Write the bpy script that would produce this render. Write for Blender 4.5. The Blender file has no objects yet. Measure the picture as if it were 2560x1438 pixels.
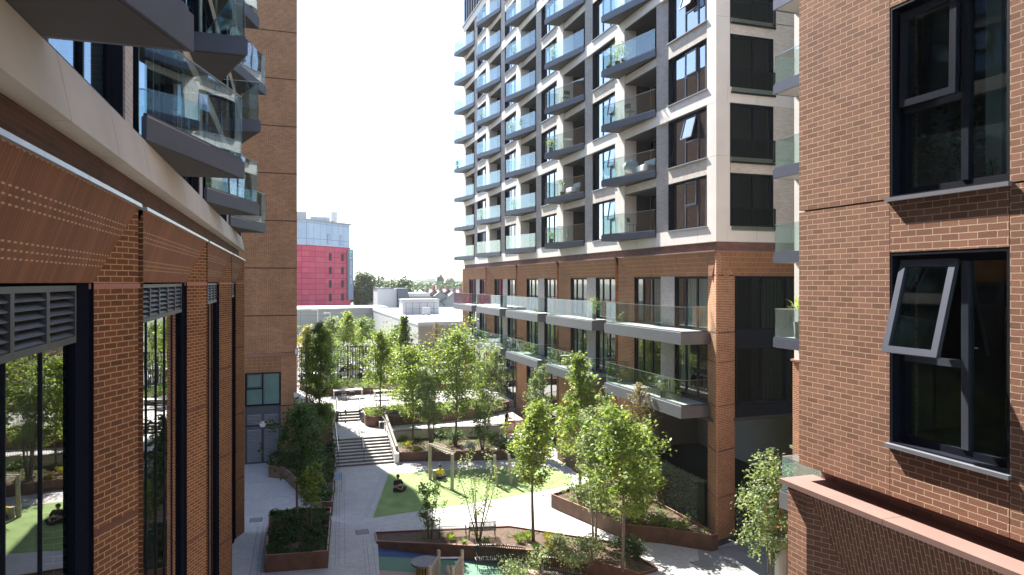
import bpy, math, random
import numpy as np
from mathutils import Vector, Matrix
R = math.radians
random.seed(7)
S = bpy.context.scene
COL = S.collection

# ------------------------------------------------------------------ camera, world, sun, exposure
CH = 11.7                      # height of the eye above the court
YAW = 18.3
cam_d = bpy.data.cameras.new('camera')
cam = bpy.data.objects.new('camera', cam_d)
COL.objects.link(cam)
cam.location = (0, 0, CH)
cam.rotation_euler = (R(90), 0, R(-YAW))
cam_d.sensor_width = 36
cam_d.lens = 36 * 1708 / 2560
cam_d.shift_y = -14 / 2560
cam_d.clip_start = 0.05
cam_d.clip_end = 6000
S.camera = cam
SUN_AZ, SUN_EL = -13.0, 48.3     # azimuth from +Y (negative = towards -X)
world = bpy.data.worlds.new('World')
S.world = world
world.use_nodes = True
wn = world.node_tree
bg = wn.nodes['Background']
sky = wn.nodes.new('ShaderNodeTexSky')
sky.sky_type = 'NISHITA'
sky.sun_disc = False
sky.sun_elevation = R(SUN_EL)
sky.sun_rotation = R(SUN_AZ)
sky.air_density = 1.0
sky.dust_density = 0.6
sky.ozone_density = 1.0
wn.links.new(sky.outputs[0], bg.inputs[0])
bg.inputs[1].default_value = 0.10
sl = bpy.data.lights.new('sun', 'SUN')
sl.energy = 5.0
sl.angle = R(0.5)
sl.color = (1.0, 0.955, 0.88)
so = bpy.data.objects.new('sun', sl)
COL.objects.link(so)
sv = Vector((math.sin(R(SUN_AZ)) * math.cos(R(SUN_EL)), math.cos(R(SUN_AZ)) * math.cos(R(SUN_EL)), math.sin(R(SUN_EL))))
so.rotation_euler = sv.to_track_quat('Z', 'Y').to_euler()
so.location = sv * 80
S.view_settings.view_transform = 'Standard'
S.view_settings.look = 'None'
S.view_settings.gamma = 1
S.view_settings.exposure = 1.82
S.cycles.max_bounces = 8
S.cycles.transparent_max_bounces = 24
S.cycles.glossy_bounces = 4
S.cycles.diffuse_bounces = 3
S.cycles.caustics_reflective = False
S.cycles.caustics_refractive = False
S.cycles.sample_clamp_indirect = 6

cY, sY = math.cos(R(YAW)), math.sin(R(YAW))
def at(px, py, z=0.0):
    """world point seen at photo pixel (px, py) when it lies at height z"""
    d = (CH - z) * 1708 / (py - 705)
    X = (px - 715) * d / 1799
    return (X, (d - X * sY) / cY, z)
def atd(px, d, z=0.0):
    X = (px - 715) * d / 1799
    return (X, (d - X * sY) / cY, z)

# ------------------------------------------------------------------ mesh helpers
OFF = {}
class F2:
    """vertical facade frame: a runs along u, b sticks out along n"""
    def __init__(s, o, u, n):
        s.o, s.u, s.n = Vector(o), Vector(u), Vector(n)
    def p(s, a, b, z):
        q = s.o + s.u * a + s.n * b
        return (q.x, q.y, z)
WORLDF = F2((0, 0), (1, 0), (0, 1))
class MB:
    def __init__(s):
        s.v, s.f = [], []
    def quad(s, *p):
        n = len(s.v); s.v += [tuple(q) for q in p]; s.f.append(tuple(range(n, n + len(p))))
        return s
    def hexa(s, p):   # p: 4 bottom, 4 top, both counter-clockwise
        n = len(s.v); s.v += [tuple(q) for q in p]
        for f in ((3, 2, 1, 0), (4, 5, 6, 7), (0, 1, 5, 4), (1, 2, 6, 5), (2, 3, 7, 6), (3, 0, 4, 7)):
            s.f.append(tuple(n + i for i in f))
        return s
    def box(s, x0, x1, y0, y1, z0, z1):
        return s.hexa([(x0, y0, z0), (x1, y0, z0), (x1, y1, z0), (x0, y1, z0), (x0, y0, z1), (x1, y0, z1), (x1, y1, z1), (x0, y1, z1)])
    def fbox(s, F, a0, a1, b0, b1, z0, z1):
        return s.hexa([F.p(a0, b0, z0), F.p(a1, b0, z0), F.p(a1, b1, z0), F.p(a0, b1, z0), F.p(a0, b0, z1), F.p(a1, b0, z1), F.p(a1, b1, z1), F.p(a0, b1, z1)])
    def prism(s, pts, z0, z1):
        n = len(s.v); k = len(pts)
        z1f = z1 if callable(z1) else (lambda x, y: z1)
        s.v += [(p[0], p[1], z0) for p in pts] + [(p[0], p[1], z1f(p[0], p[1])) for p in pts]
        s.f.append(tuple(n + i for i in reversed(range(k)))); s.f.append(tuple(n + k + i for i in range(k)))
        for i in range(k):
            j = (i + 1) % k
            s.f.append((n + i, n + j, n + k + j, n + k + i))
        return s
    def bar(s, p, q, w, h=None):
        h = h or w
        p, q = Vector(p), Vector(q); d = (q - p).normalized()
        up = Vector((0, 0, 1)) if abs(d.z) < 0.95 else Vector((1, 0, 0))
        x = d.cross(up).normalized() * w / 2; y = x.cross(d).normalized() * h / 2
        return s.hexa([p - x - y, p + x - y, p + x + y, p - x + y, q - x - y, q + x - y, q + x + y, q - x + y])
    def tube(s, pts, rad, n=8, cap=True):
        pts = [Vector(p) for p in pts]
        if not hasattr(rad, '__len__'): rad = [rad] * len(pts)
        base = len(s.v)
        for i, p in enumerate(pts):
            d = (pts[min(i + 1, len(pts) - 1)] - pts[max(i - 1, 0)]).normalized()
            up = Vector((0, 0, 1)) if abs(d.z) < 0.9 else Vector((1, 0, 0))
            x = d.cross(up).normalized(); y = x.cross(d)
            for k in range(n):
                t = 2 * math.pi * k / n
                s.v.append(tuple(p + (x * math.cos(t) + y * math.sin(t)) * rad[i]))
        for i in range(len(pts) - 1):
            for k in range(n):
                a = base + i * n + k; b = base + i * n + (k + 1) % n
                s.f.append((a, b, b + n, a + n))
        if cap:
            s.f.append(tuple(base + k for k in reversed(range(n)))); s.f.append(tuple(base + (len(pts) - 1) * n + k for k in range(n)))
        return s
    def lathe(s, c, prof, n=16):
        return s.tube([(c[0], c[1], c[2] + z) for r, z in prof], [max(r, 1e-4) for r, z in prof], n)
    def ball(s, c, r, n=10, m=7, sc=(1, 1, 1)):
        base = len(s.v)
        for i in range(m + 1):
            ph = math.pi * i / m
            for k in range(n):
                t = 2 * math.pi * k / n
                s.v.append((c[0] + r * sc[0] * math.sin(ph) * math.cos(t), c[1] + r * sc[1] * math.sin(ph) * math.sin(t), c[2] + r * sc[2] * math.cos(ph)))
        for i in range(m):
            for k in range(n):
                a = base + i * n + k; b = base + i * n + (k + 1) % n
                s.f.append((a, a + n, b + n, b))
        return s
    def build(s, name, mat, parent=None, smooth=False, kind=None, bevel=0):
        off = OFF.get(parent.name, Vector((0, 0, 0))) if parent else Vector((0, 0, 0))
        me = bpy.data.meshes.new(name)
        me.from_pydata([(v[0] - off.x, v[1] - off.y, v[2] - off.z) for v in s.v], [], s.f)
        if smooth:
            me.polygons.foreach_set('use_smooth', [True] * len(me.polygons))
        if isinstance(mat, (list, tuple)):
            for m in mat: me.materials.append(m)
        else:
            me.materials.append(mat)
        o = bpy.data.objects.new(name, me); COL.objects.link(o)
        if parent: o.parent = parent
        OFF[o.name] = off
        if kind: o['kind'] = kind
        if bevel:
            b = o.modifiers.new('bevel', 'BEVEL'); b.width = bevel; b.segments = 2; b.limit_method = 'ANGLE'
        return o
def fixn(o):
    import bmesh
    bm = bmesh.new(); bm.from_mesh(o.data); bmesh.ops.recalc_face_normals(bm, faces=bm.faces); bm.to_mesh(o.data); bm.free(); return o
def tag(o, label, cat, group=None, kind=None):
    o['label'] = label; o['category'] = cat
    if group: o['group'] = group
    if kind: o['kind'] = kind
    return o
def thing(name, label, cat, loc=(0, 0, 0), group=None, local=False, rz=0):
    """Empty at the base of a thing; parts are given in world coordinates unless local"""
    o = bpy.data.objects.new(name, None); COL.objects.link(o)
    o.empty_display_size = 0.3
    o.location = loc; o.rotation_euler = (0, 0, rz)
    OFF[o.name] = Vector((0, 0, 0)) if local else Vector(loc)
    return tag(o, label, cat, group)
def struct(o):
    o['kind'] = 'structure'; return o
def dup(root, loc=None, rz=None, sc=None, label=None, group=None):
    r = root.copy(); COL.objects.link(r)
    if loc is not None: r.location = loc
    if rz is not None: r.rotation_euler = (0, 0, rz)
    if sc is not None: r.scale = sc if hasattr(sc, '__len__') else (sc,) * 3
    if label: r['label'] = label
    if group: r['group'] = group
    def rec(a, b):
        for ch in list(a.children):
            c = ch.copy(); COL.objects.link(c); c.parent = b; rec(ch, c)
    rec(root, r)
    return r

# ------------------------------------------------------------------ materials
def newmat(name):
    m = bpy.data.materials.new(name); m.use_nodes = True
    return m, m.node_tree.nodes, m.node_tree.links, m.node_tree.nodes['Principled BSDF']
def lin(c):
    return tuple(c) + (1,)
def plain(name, col, rough=0.6, metal=0.0, var=0.12, scale=3.0, bump=0.0, spec=None):
    m, N, L, P = newmat(name)
    P.inputs['Roughness'].default_value = rough; P.inputs['Metallic'].default_value = metal
    if spec is not None: P.inputs['Specular IOR Level'].default_value = spec
    g = N.new('ShaderNodeNewGeometry'); n = N.new('ShaderNodeTexNoise')
    n.inputs['Scale'].default_value = scale; n.inputs['Detail'].default_value = 6
    L.new(g.outputs['Position'], n.inputs['Vector'])
    r = N.new('ShaderNodeMapRange'); r.inputs['From Min'].default_value = 0.3; r.inputs['From Max'].default_value = 0.7
    r.inputs['To Min'].default_value = 1 - var; r.inputs['To Max'].default_value = 1 + var
    L.new(n.outputs['Fac'], r.inputs['Value'])
    v = N.new('ShaderNodeVectorMath'); v.operation = 'SCALE'; v.inputs[0].default_value = col
    L.new(r.outputs[0], v.inputs['Scale']); L.new(v.outputs[0], P.inputs['Base Color'])
    if bump:
        b = N.new('ShaderNodeBump'); b.inputs['Strength'].default_value = bump; b.inputs['Distance'].default_value = 0.02
        n2 = N.new('ShaderNodeTexNoise'); n2.inputs['Scale'].default_value = scale * 12; n2.inputs['Detail'].default_value = 5
        L.new(g.outputs['Position'], n2.inputs['Vector']); L.new(n2.outputs['Fac'], b.inputs['Height']); L.new(b.outputs[0], P.inputs['Normal'])
    return m
def brick(name, c1, c2, mortar, bw=0.225, bh=0.075, ms=0.005, mode='h', rough=0.85, offset=0.5, bump=0.5, flat=False, var=0.15, bias=0.0, dark=None):
    m, N, L, P = newmat(name)
    P.inputs['Roughness'].default_value = rough
    g = N.new('ShaderNodeNewGeometry')
    sep = N.new('ShaderNodeSeparateXYZ'); L.new(g.outputs['Position'], sep.inputs[0])
    cmb = N.new('ShaderNodeCombineXYZ')
    if flat:
        L.new(sep.outputs['X'], cmb.inputs[0]); L.new(sep.outputs['Y'], cmb.inputs[1])
    else:
        cr = N.new('ShaderNodeVectorMath'); cr.operation = 'CROSS_PRODUCT'; cr.inputs[0].default_value = (0, 0, 1)
        L.new(g.outputs['True Normal'], cr.inputs[1])
        nz = N.new('ShaderNodeVectorMath'); nz.operation = 'NORMALIZE'; L.new(cr.outputs[0], nz.inputs[0])
        dt = N.new('ShaderNodeVectorMath'); dt.operation = 'DOT_PRODUCT'; L.new(nz.outputs[0], dt.inputs[0]); L.new(g.outputs['Position'], dt.inputs[1])
        if mode == 'h':
            L.new(dt.outputs['Value'], cmb.inputs[0]); L.new(sep.outputs['Z'], cmb.inputs[1])
        else:
            L.new(dt.outputs['Value'], cmb.inputs[1]); L.new(sep.outputs['Z'], cmb.inputs[0])
    wv = N.new('ShaderNodeTexNoise'); wv.inputs['Scale'].default_value = 5.0; wv.inputs['Detail'].default_value = 3; L.new(g.outputs['Position'], wv.inputs['Vector'])
    wm = N.new('ShaderNodeVectorMath'); wm.operation = 'MULTIPLY_ADD'; wm.inputs[1].default_value = (0.012, 0.012, 0); wm.inputs[2].default_value = (0, 0, 0)
    L.new(wv.outputs['Color'], wm.inputs[0]); L.new(cmb.outputs[0], wm.inputs[2])
    t = N.new('ShaderNodeTexBrick'); t.offset = offset; t.offset_frequency = 2; t.squash = 1
    t.inputs['Color1'].default_value = lin(c1); t.inputs['Color2'].default_value = lin(c2); t.inputs['Mortar'].default_value = lin(mortar)
    t.inputs['Scale'].default_value = 1; t.inputs['Mortar Size'].default_value = ms; t.inputs['Mortar Smooth'].default_value = 0.15
    t.inputs['Bias'].default_value = bias; t.inputs['Brick Width'].default_value = bw; t.inputs['Row Height'].default_value = bh
    L.new(wm.outputs[0], t.inputs['Vector'])
    n = N.new('ShaderNodeTexNoise'); n.inputs['Scale'].default_value = 0.9; n.inputs['Detail'].default_value = 8; n.inputs['Roughness'].default_value = 0.65
    L.new(g.outputs['Position'], n.inputs['Vector'])
    r = N.new('ShaderNodeMapRange'); r.inputs['From Min'].default_value = 0.3; r.inputs['From Max'].default_value = 0.7
    r.inputs['To Min'].default_value = 1 - var; r.inputs['To Max'].default_value = 1 + var
    L.new(n.outputs['Fac'], r.inputs['Value'])
    v = N.new('ShaderNodeVectorMath'); v.operation = 'SCALE'; L.new(t.outputs['Color'], v.inputs[0]); L.new(r.outputs[0], v.inputs['Scale'])
    L.new(v.outputs[0], P.inputs['Base Color'])
    if bump:
        n2 = N.new('ShaderNodeTexNoise'); n2.inputs['Scale'].default_value = 60; L.new(g.outputs['Position'], n2.inputs['Vector'])
        ad = N.new('ShaderNodeMath'); ad.operation = 'MULTIPLY_ADD'; ad.inputs[1].default_value = -1.0
        L.new(t.outputs['Fac'], ad.inputs[0])
        ml = N.new('ShaderNodeMath'); ml.operation = 'MULTIPLY'; ml.inputs[1].default_value = 0.5; L.new(n2.outputs['Fac'], ml.inputs[0]); L.new(ml.outputs[0], ad.inputs[2])
        b = N.new('ShaderNodeBump'); b.inputs['Strength'].default_value = bump; b.inputs['Distance'].default_value = 0.006
        L.new(ad.outputs[0], b.inputs['Height']); L.new(b.outputs[0], P.inputs['Normal'])
    return m
def glassmat(name, tint=(0.9, 0.95, 0.93), k=1.6, base=0.03, gcol=(1, 1, 1)):
    m = bpy.data.materials.new(name); m.use_nodes = True
    N, L = m.node_tree.nodes, m.node_tree.links
    N.remove(N['Principled BSDF'])
    tr = N.new('ShaderNodeBsdfTransparent'); tr.inputs[0].default_value = lin(tint)
    gl = N.new('ShaderNodeBsdfGlossy'); gl.inputs['Roughness'].default_value = 0.01; gl.inputs[0].default_value = lin(gcol)
    nn = N.new('ShaderNodeTexNoise'); nn.inputs['Scale'].default_value = 0.7; nn.inputs['Detail'].default_value = 1
    gg = N.new('ShaderNodeNewGeometry'); L.new(gg.outputs['Position'], nn.inputs['Vector'])
    bp = N.new('ShaderNodeBump'); bp.inputs['Strength'].default_value = 0.06; bp.inputs['Distance'].default_value = 0.05
    L.new(nn.outputs['Fac'], bp.inputs['Height']); L.new(bp.outputs[0], gl.inputs['Normal'])
    lw = N.new('ShaderNodeLayerWeight'); lw.inputs[0].default_value = 0.5
    fr = N.new('ShaderNodeMath'); fr.operation = 'POWER'; fr.inputs[1].default_value = 3.5; L.new(lw.outputs['Facing'], fr.inputs[0])
    ma = N.new('ShaderNodeMath'); ma.operation = 'MULTIPLY_ADD'; ma.inputs[1].default_value = k; ma.inputs[2].default_value = base; ma.use_clamp = True
    L.new(fr.outputs[0], ma.inputs[0])
    mx = N.new('ShaderNodeMixShader'); L.new(ma.outputs[0], mx.inputs[0]); L.new(tr.outputs[0], mx.inputs[1]); L.new(gl.outputs[0], mx.inputs[2])
    L.new(mx.outputs[0], N['Material Output'].inputs[0])
    return m
def leafmat(name, c1, c2, trans=0.45):
    m, N, L, P = newmat(name)
    g = N.new('ShaderNodeNewGeometry')
    mx = N.new('ShaderNodeMix'); mx.data_type = 'RGBA'
    mx.inputs[6].default_value = lin(c1); mx.inputs[7].default_value = lin(c2)
    nz_ = N.new('ShaderNodeTexNoise'); nz_.inputs['Scale'].default_value = 1.6; nz_.inputs['Detail'].default_value = 2; L.new(g.outputs['Position'], nz_.inputs['Vector'])
    oi = N.new('ShaderNodeObjectInfo')
    a1 = N.new('ShaderNodeMath'); a1.operation = 'MULTIPLY_ADD'; a1.inputs[1].default_value = 1.6; a1.inputs[2].default_value = -0.8; L.new(nz_.outputs['Fac'], a1.inputs[0])
    a2 = N.new('ShaderNodeMath'); a2.operation = 'MULTIPLY_ADD'; a2.inputs[1].default_value = 0.45; a2.inputs[2].default_value = -0.22; L.new(oi.outputs['Random'], a2.inputs[0])
    a3 = N.new('ShaderNodeMath'); a3.operation = 'ADD'; L.new(a1.outputs[0], a3.inputs[0]); L.new(a2.outputs[0], a3.inputs[1])
    a4 = N.new('ShaderNodeMath'); a4.operation = 'ADD'; a4.use_clamp = True; L.new(a3.outputs[0], a4.inputs[0]); L.new(g.outputs['Random Per Island'], a4.inputs[1])
    L.new(a4.outputs[0], mx.inputs[0])
    P.inputs['Roughness'].default_value = 0.5; P.inputs['Specular IOR Level'].default_value = 0.35
    L.new(mx.outputs[2], P.inputs['Base Color'])
    t = N.new('ShaderNodeBsdfTranslucent')
    sc = N.new('ShaderNodeVectorMath'); sc.operation = 'MULTIPLY'; sc.inputs[1].default_value = (1.5, 1.5, 0.7); L.new(mx.outputs[2], sc.inputs[0])
    L.new(sc.outputs[0], t.inputs[0])
    ms = N.new('ShaderNodeMixShader'); ms.inputs[0].default_value = trans
    L.new(P.outputs[0], ms.inputs[1]); L.new(t.outputs[0], ms.inputs[2]); L.new(ms.outputs[0], N['Material Output'].inputs[0])
    return m
M = {}
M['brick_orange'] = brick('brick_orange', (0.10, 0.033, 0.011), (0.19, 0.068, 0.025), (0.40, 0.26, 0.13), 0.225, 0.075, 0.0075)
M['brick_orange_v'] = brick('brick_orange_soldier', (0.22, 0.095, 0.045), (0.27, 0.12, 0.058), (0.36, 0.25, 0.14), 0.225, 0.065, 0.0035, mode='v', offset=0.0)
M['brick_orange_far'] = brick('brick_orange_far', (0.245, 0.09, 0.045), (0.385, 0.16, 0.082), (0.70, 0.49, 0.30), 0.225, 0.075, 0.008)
M['brick_orange_far_v'] = brick('brick_orange_far_soldier', (0.23, 0.088, 0.040), (0.32, 0.135, 0.066), (0.50, 0.33, 0.19), 0.225, 0.075, 0.009, mode='v', offset=0.0)
M['brick_joint'] = plain('joint_brick', (0.13, 0.055, 0.035), 0.9)
M['brick_dark_brown'] = brick('brick_brown', (0.075, 0.035, 0.022), (0.12, 0.058, 0.036), (0.14, 0.08, 0.05), 0.3, 0.06, 0.004)  # darker, browner brick for the left recess band
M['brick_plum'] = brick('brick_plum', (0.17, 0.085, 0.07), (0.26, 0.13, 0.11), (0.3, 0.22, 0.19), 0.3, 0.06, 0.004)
M['brick_red'] = brick('brick_red', (0.222, 0.102, 0.063), (0.34, 0.162, 0.102), (0.66, 0.49, 0.33), 0.205, 0.0715, 0.0042, bump=0.8, var=0.1)
M['brick_red_big'] = brick('brick_red_big', (0.23, 0.10, 0.06), (0.33, 0.15, 0.09), (0.66, 0.50, 0.34), 0.215, 0.0775, 0.005, bump=0.8, var=0.1)
M['brick_red_v'] = brick('brick_red_soldier', (0.20, 0.085, 0.048), (0.28, 0.125, 0.075), (0.60, 0.47, 0.34), 0.21, 0.062, 0.005, mode='v', bump=0.8)
M['brick_grey'] = brick('brick_grey', (0.38, 0.355, 0.34), (0.48, 0.45, 0.43), (0.60, 0.56, 0.53), 0.225, 0.075, 0.006, var=0.08)
M['brick_buff'] = brick('brick_buff', (0.56, 0.49, 0.42), (0.68, 0.61, 0.53), (0.76, 0.70, 0.63), 0.225, 0.075, 0.006, var=0.08)
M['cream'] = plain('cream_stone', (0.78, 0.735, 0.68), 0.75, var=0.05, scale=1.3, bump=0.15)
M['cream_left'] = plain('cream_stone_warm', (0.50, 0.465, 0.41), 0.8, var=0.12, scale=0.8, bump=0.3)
M['gap'] = plain('dark_gap', (0.02, 0.018, 0.016), 0.9)
M['slate'] = plain('slate_metal', (0.10, 0.11, 0.145), 0.42, 0.35, var=0.05)
M['deck_metal'] = plain('deck_metal', (0.16, 0.168, 0.19), 0.42, 0.3, var=0.05)
M['navy_matt'] = plain('navy_matt', (0.010, 0.012, 0.020), 0.95, 0.0, var=0.05, spec=0.0)
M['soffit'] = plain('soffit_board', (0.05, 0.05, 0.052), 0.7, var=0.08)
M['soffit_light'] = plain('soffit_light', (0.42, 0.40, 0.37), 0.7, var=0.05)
M['navy'] = plain('navy_frame', (0.010, 0.012, 0.022), 0.5, 0.0, var=0.05, spec=0.2)
M['frame_grey'] = plain('frame_grey', (0.13, 0.14, 0.17), 0.35, 0.5, var=0.05)
M['alu'] = plain('aluminium_trim', (0.42, 0.43, 0.46), 0.38, 0.7, var=0.08)
M['sill'] = plain('sill_grey', (0.30, 0.31, 0.35), 0.4, 0.4, var=0.05)
M['core'] = plain('interior_dark', (0.035, 0.035, 0.038), 0.9)
M['interior_light'] = plain('interior_light', (0.42, 0.42, 0.38), 0.9)
M['blind_dark'] = plain('blind_dark', (0.07, 0.10, 0.08), 0.9)
M['core_mid'] = plain('interior_mid', (0.16, 0.16, 0.15), 0.9)
M['curtain'] = plain('curtain_white', (0.55, 0.58, 0.58), 0.9, var=0.08)
M['blind'] = plain('blind_green', (0.62, 0.80, 0.77), 0.8, var=0.08)
M['curtain_red'] = plain('curtain_maroon', (0.17, 0.05, 0.10), 0.9)
M['terra'] = plain('terracotta_trim', (0.36, 0.17, 0.13), 0.6, var=0.1)
M['coping'] = plain('pink_coping', (0.24, 0.145, 0.12), 0.6, var=0.08, scale=2)
M['corten'] = plain('corten_steel', (0.125, 0.066, 0.042), 0.75, var=0.3, scale=2.2, bump=0.1)
M['soil'] = plain('bark_mulch', (0.13, 0.085, 0.06), 0.95, var=0.5, scale=14, bump=1.0)
M['bark'] = plain('bark', (0.16, 0.13, 0.10), 0.9, var=0.3, scale=9)
M['bark_light'] = plain('bark_pale', (0.34, 0.31, 0.26), 0.85, var=0.3, scale=9)
M['paver'] = brick('pale_pavers', (0.47, 0.455, 0.44), (0.56, 0.545, 0.53), (0.24, 0.235, 0.24), 0.2, 0.1, 0.006, flat=True, bump=0.25, var=0.09)
M['concrete'] = plain('pale_concrete', (0.50, 0.48, 0.45), 0.8, var=0.08, scale=1.5)
M['step'] = plain('step_stone', (0.48, 0.45, 0.41), 0.8, var=0.08, scale=2)
M['step_dark'] = plain('step_riser', (0.16, 0.15, 0.15), 0.8)
M['white_wall'] = plain('white_render', (0.62, 0.60, 0.57), 0.85, var=0.04)
M['turf'] = plain('green_turf', (0.19, 0.275, 0.09), 0.9, var=0.22, scale=1.1, bump=0.4)
M['blue_pour'] = plain('blue_rubber', (0.035, 0.075, 0.19), 0.85, var=0.1, scale=30)
M['green_pour'] = plain('green_rubber', (0.11, 0.21, 0.15), 0.85, var=0.1, scale=30)
M['pink_pour'] = plain('pink_rubber', (0.38, 0.27, 0.22), 0.85, var=0.1, scale=30)
M['asphalt'] = plain('asphalt', (0.10, 0.10, 0.10), 0.9, var=0.1, scale=1)
M['floor_dark'] = plain('dark_floor', (0.018, 0.018, 0.02), 0.8)
M['timber'] = plain('grey_timber', (0.36, 0.32, 0.25), 0.75, var=0.25, scale=7)
M['timber_dark'] = plain('blue_grey_timber', (0.20, 0.20, 0.22), 0.7, var=0.2, scale=6)
M['black_metal'] = plain('black_metal', (0.02, 0.022, 0.022), 0.4, 0.3)
M['rail_metal'] = plain('rail_metal', (0.10, 0.10, 0.10), 0.4, 0.6)
M['steel'] = plain('stainless', (0.55, 0.55, 0.55), 0.3, 0.9)
M['white_metal'] = plain('white_metal', (0.7, 0.7, 0.7), 0.4)
M['ochre'] = plain('ochre_paint', (0.40, 0.27, 0.05), 0.6, var=0.3)
M['orange'] = plain('orange_paint', (0.62, 0.10, 0.02), 0.45)
M['red_plastic'] = plain('red_plastic', (0.70, 0.09, 0.03), 0.45)
M['white_plastic'] = plain('white_plastic', (0.75, 0.75, 0.75), 0.5)
M['skin'] = plain('skin', (0.42, 0.25, 0.18), 0.6)
M['hair'] = plain('hair_dark', (0.02, 0.015, 0.012), 0.6)
M['yellow_cloth'] = plain('yellow_cloth', (0.75, 0.62, 0.02), 0.8)
M['black_cloth'] = plain('black_cloth', (0.02, 0.02, 0.025), 0.9)
M['hivis'] = plain('hivis_cloth', (0.62, 0.75, 0.06), 0.7)
M['denim'] = plain('dark_trousers', (0.05, 0.055, 0.08), 0.9)
M['glass_bal'] = glassmat('glass_balustrade', (0.84, 0.92, 0.91), 0.8, 0.10, (0.88, 0.95, 1.0))
M['glass_win'] = glassmat('glass_window', (0.62, 0.68, 0.67), 1.0, 0.12)
M['glass_sky'] = glassmat('glass_window_tower', (0.36, 0.42, 0.45), 0.8, 0.40, (0.80, 0.88, 1.0))
M['sash_navy'] = plain('sash_navy', (0.03, 0.034, 0.05), 0.3, 0.3)
M['glass_dark'] = glassmat('glass_window_dark', (0.45, 0.52, 0.48), 0.5, 0.035)
M['louvre_grey'] = plain('louvre_grey', (0.05, 0.053, 0.065), 0.5, 0.2)
M['glass_left'] = glassmat('glass_window_left', (0.55, 0.62, 0.64), 0.45, 0.16, (0.55, 0.72, 0.88))
M['glass_near'] = glassmat('glass_window_near', (0.66, 0.76, 0.73), 0.8, 0.12, (0.8, 0.95, 0.92))
M['frost'] = plain('frosted_glass', (0.16, 0.27, 0.26), 0.15, var=0.15, scale=0.7)
M['leaf_lime'] = leafmat('leaf_lime', (0.12, 0.20, 0.035), (0.35, 0.41, 0.12))
M['leaf_mid'] = leafmat('leaf_mid', (0.08, 0.145, 0.035), (0.21, 0.29, 0.08))
M['leaf_grey'] = leafmat('leaf_grey', (0.13, 0.19, 0.09), (0.33, 0.39, 0.21))
M['leaf_dark'] = leafmat('leaf_dark', (0.035, 0.075, 0.022), (0.075, 0.13, 0.035))
M['leaf_rust'] = leafmat('leaf_rust', (0.15, 0.14, 0.07), (0.25, 0.19, 0.10))
M['leaf_gold'] = leafmat('leaf_gold', (0.22, 0.26, 0.05), (0.38, 0.30, 0.09))
M['leaf_silver'] = leafmat('leaf_silver', (0.22, 0.30, 0.25), (0.42, 0.52, 0.45), 0.2)
M['leaf_far'] = leafmat('leaf_far', (0.055, 0.11, 0.03), (0.14, 0.20, 0.06), 0.15)

def fascia_mat():
    """stack-bonded upright bricks with rows of pale header dashes"""
    m = brick('brick_fascia_dashes', (0.145, 0.053, 0.018), (0.205, 0.080, 0.030), (0.095, 0.04, 0.018), 9.0, 0.066, 0.006, mode='v', offset=0.0)
    N, L = m.node_tree.nodes, m.node_tree.links; P = N['Principled BSDF']
    src = P.inputs['Base Color'].links[0].from_socket
    cmb = [n for n in N if n.type == 'COMBXYZ'][0]; sep = N.new('ShaderNodeSeparateXYZ'); L.new(cmb.outputs[0], sep.inputs[0])
    def mth(op, a, b=None):
        n = N.new('ShaderNodeMath'); n.operation = op
        for i, x in enumerate((a, b)):
            if x is None: continue
            if isinstance(x, (int, float)): n.inputs[i].default_value = x
            else: L.new(x, n.inputs[i])
        return n.outputs[0]
    z = sep.outputs[0]; u = sep.outputs[1]
    zr = mth('DIVIDE', z, 0.066); row = mth('FLOOR', zr); fz = mth('FRACT', zr)
    inrow = mth('LESS_THAN', fz, 0.24)
    grp = mth('LESS_THAN', mth('MODULO', row, 6.0), 2.5)
    fu = mth('FRACT', mth('ADD', mth('DIVIDE', u, 0.132), mth('MULTIPLY', row, 0.5)))
    du = mth('LESS_THAN', fu, 0.5)
    k = mth('MULTIPLY', mth('MULTIPLY', inrow, grp), du)
    mx = N.new('ShaderNodeMix'); mx.data_type = 'RGBA'; L.new(k, mx.inputs[0]); L.new(src, mx.inputs[6]); mx.inputs[7].default_value = (0.44, 0.31, 0.17, 1)
    L.new(mx.outputs[2], P.inputs['Base Color']); return m
M['brick_orange_v'] = fascia_mat()
M['edging'] = plain('edging_brick', (0.26, 0.255, 0.25), 0.85)
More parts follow.
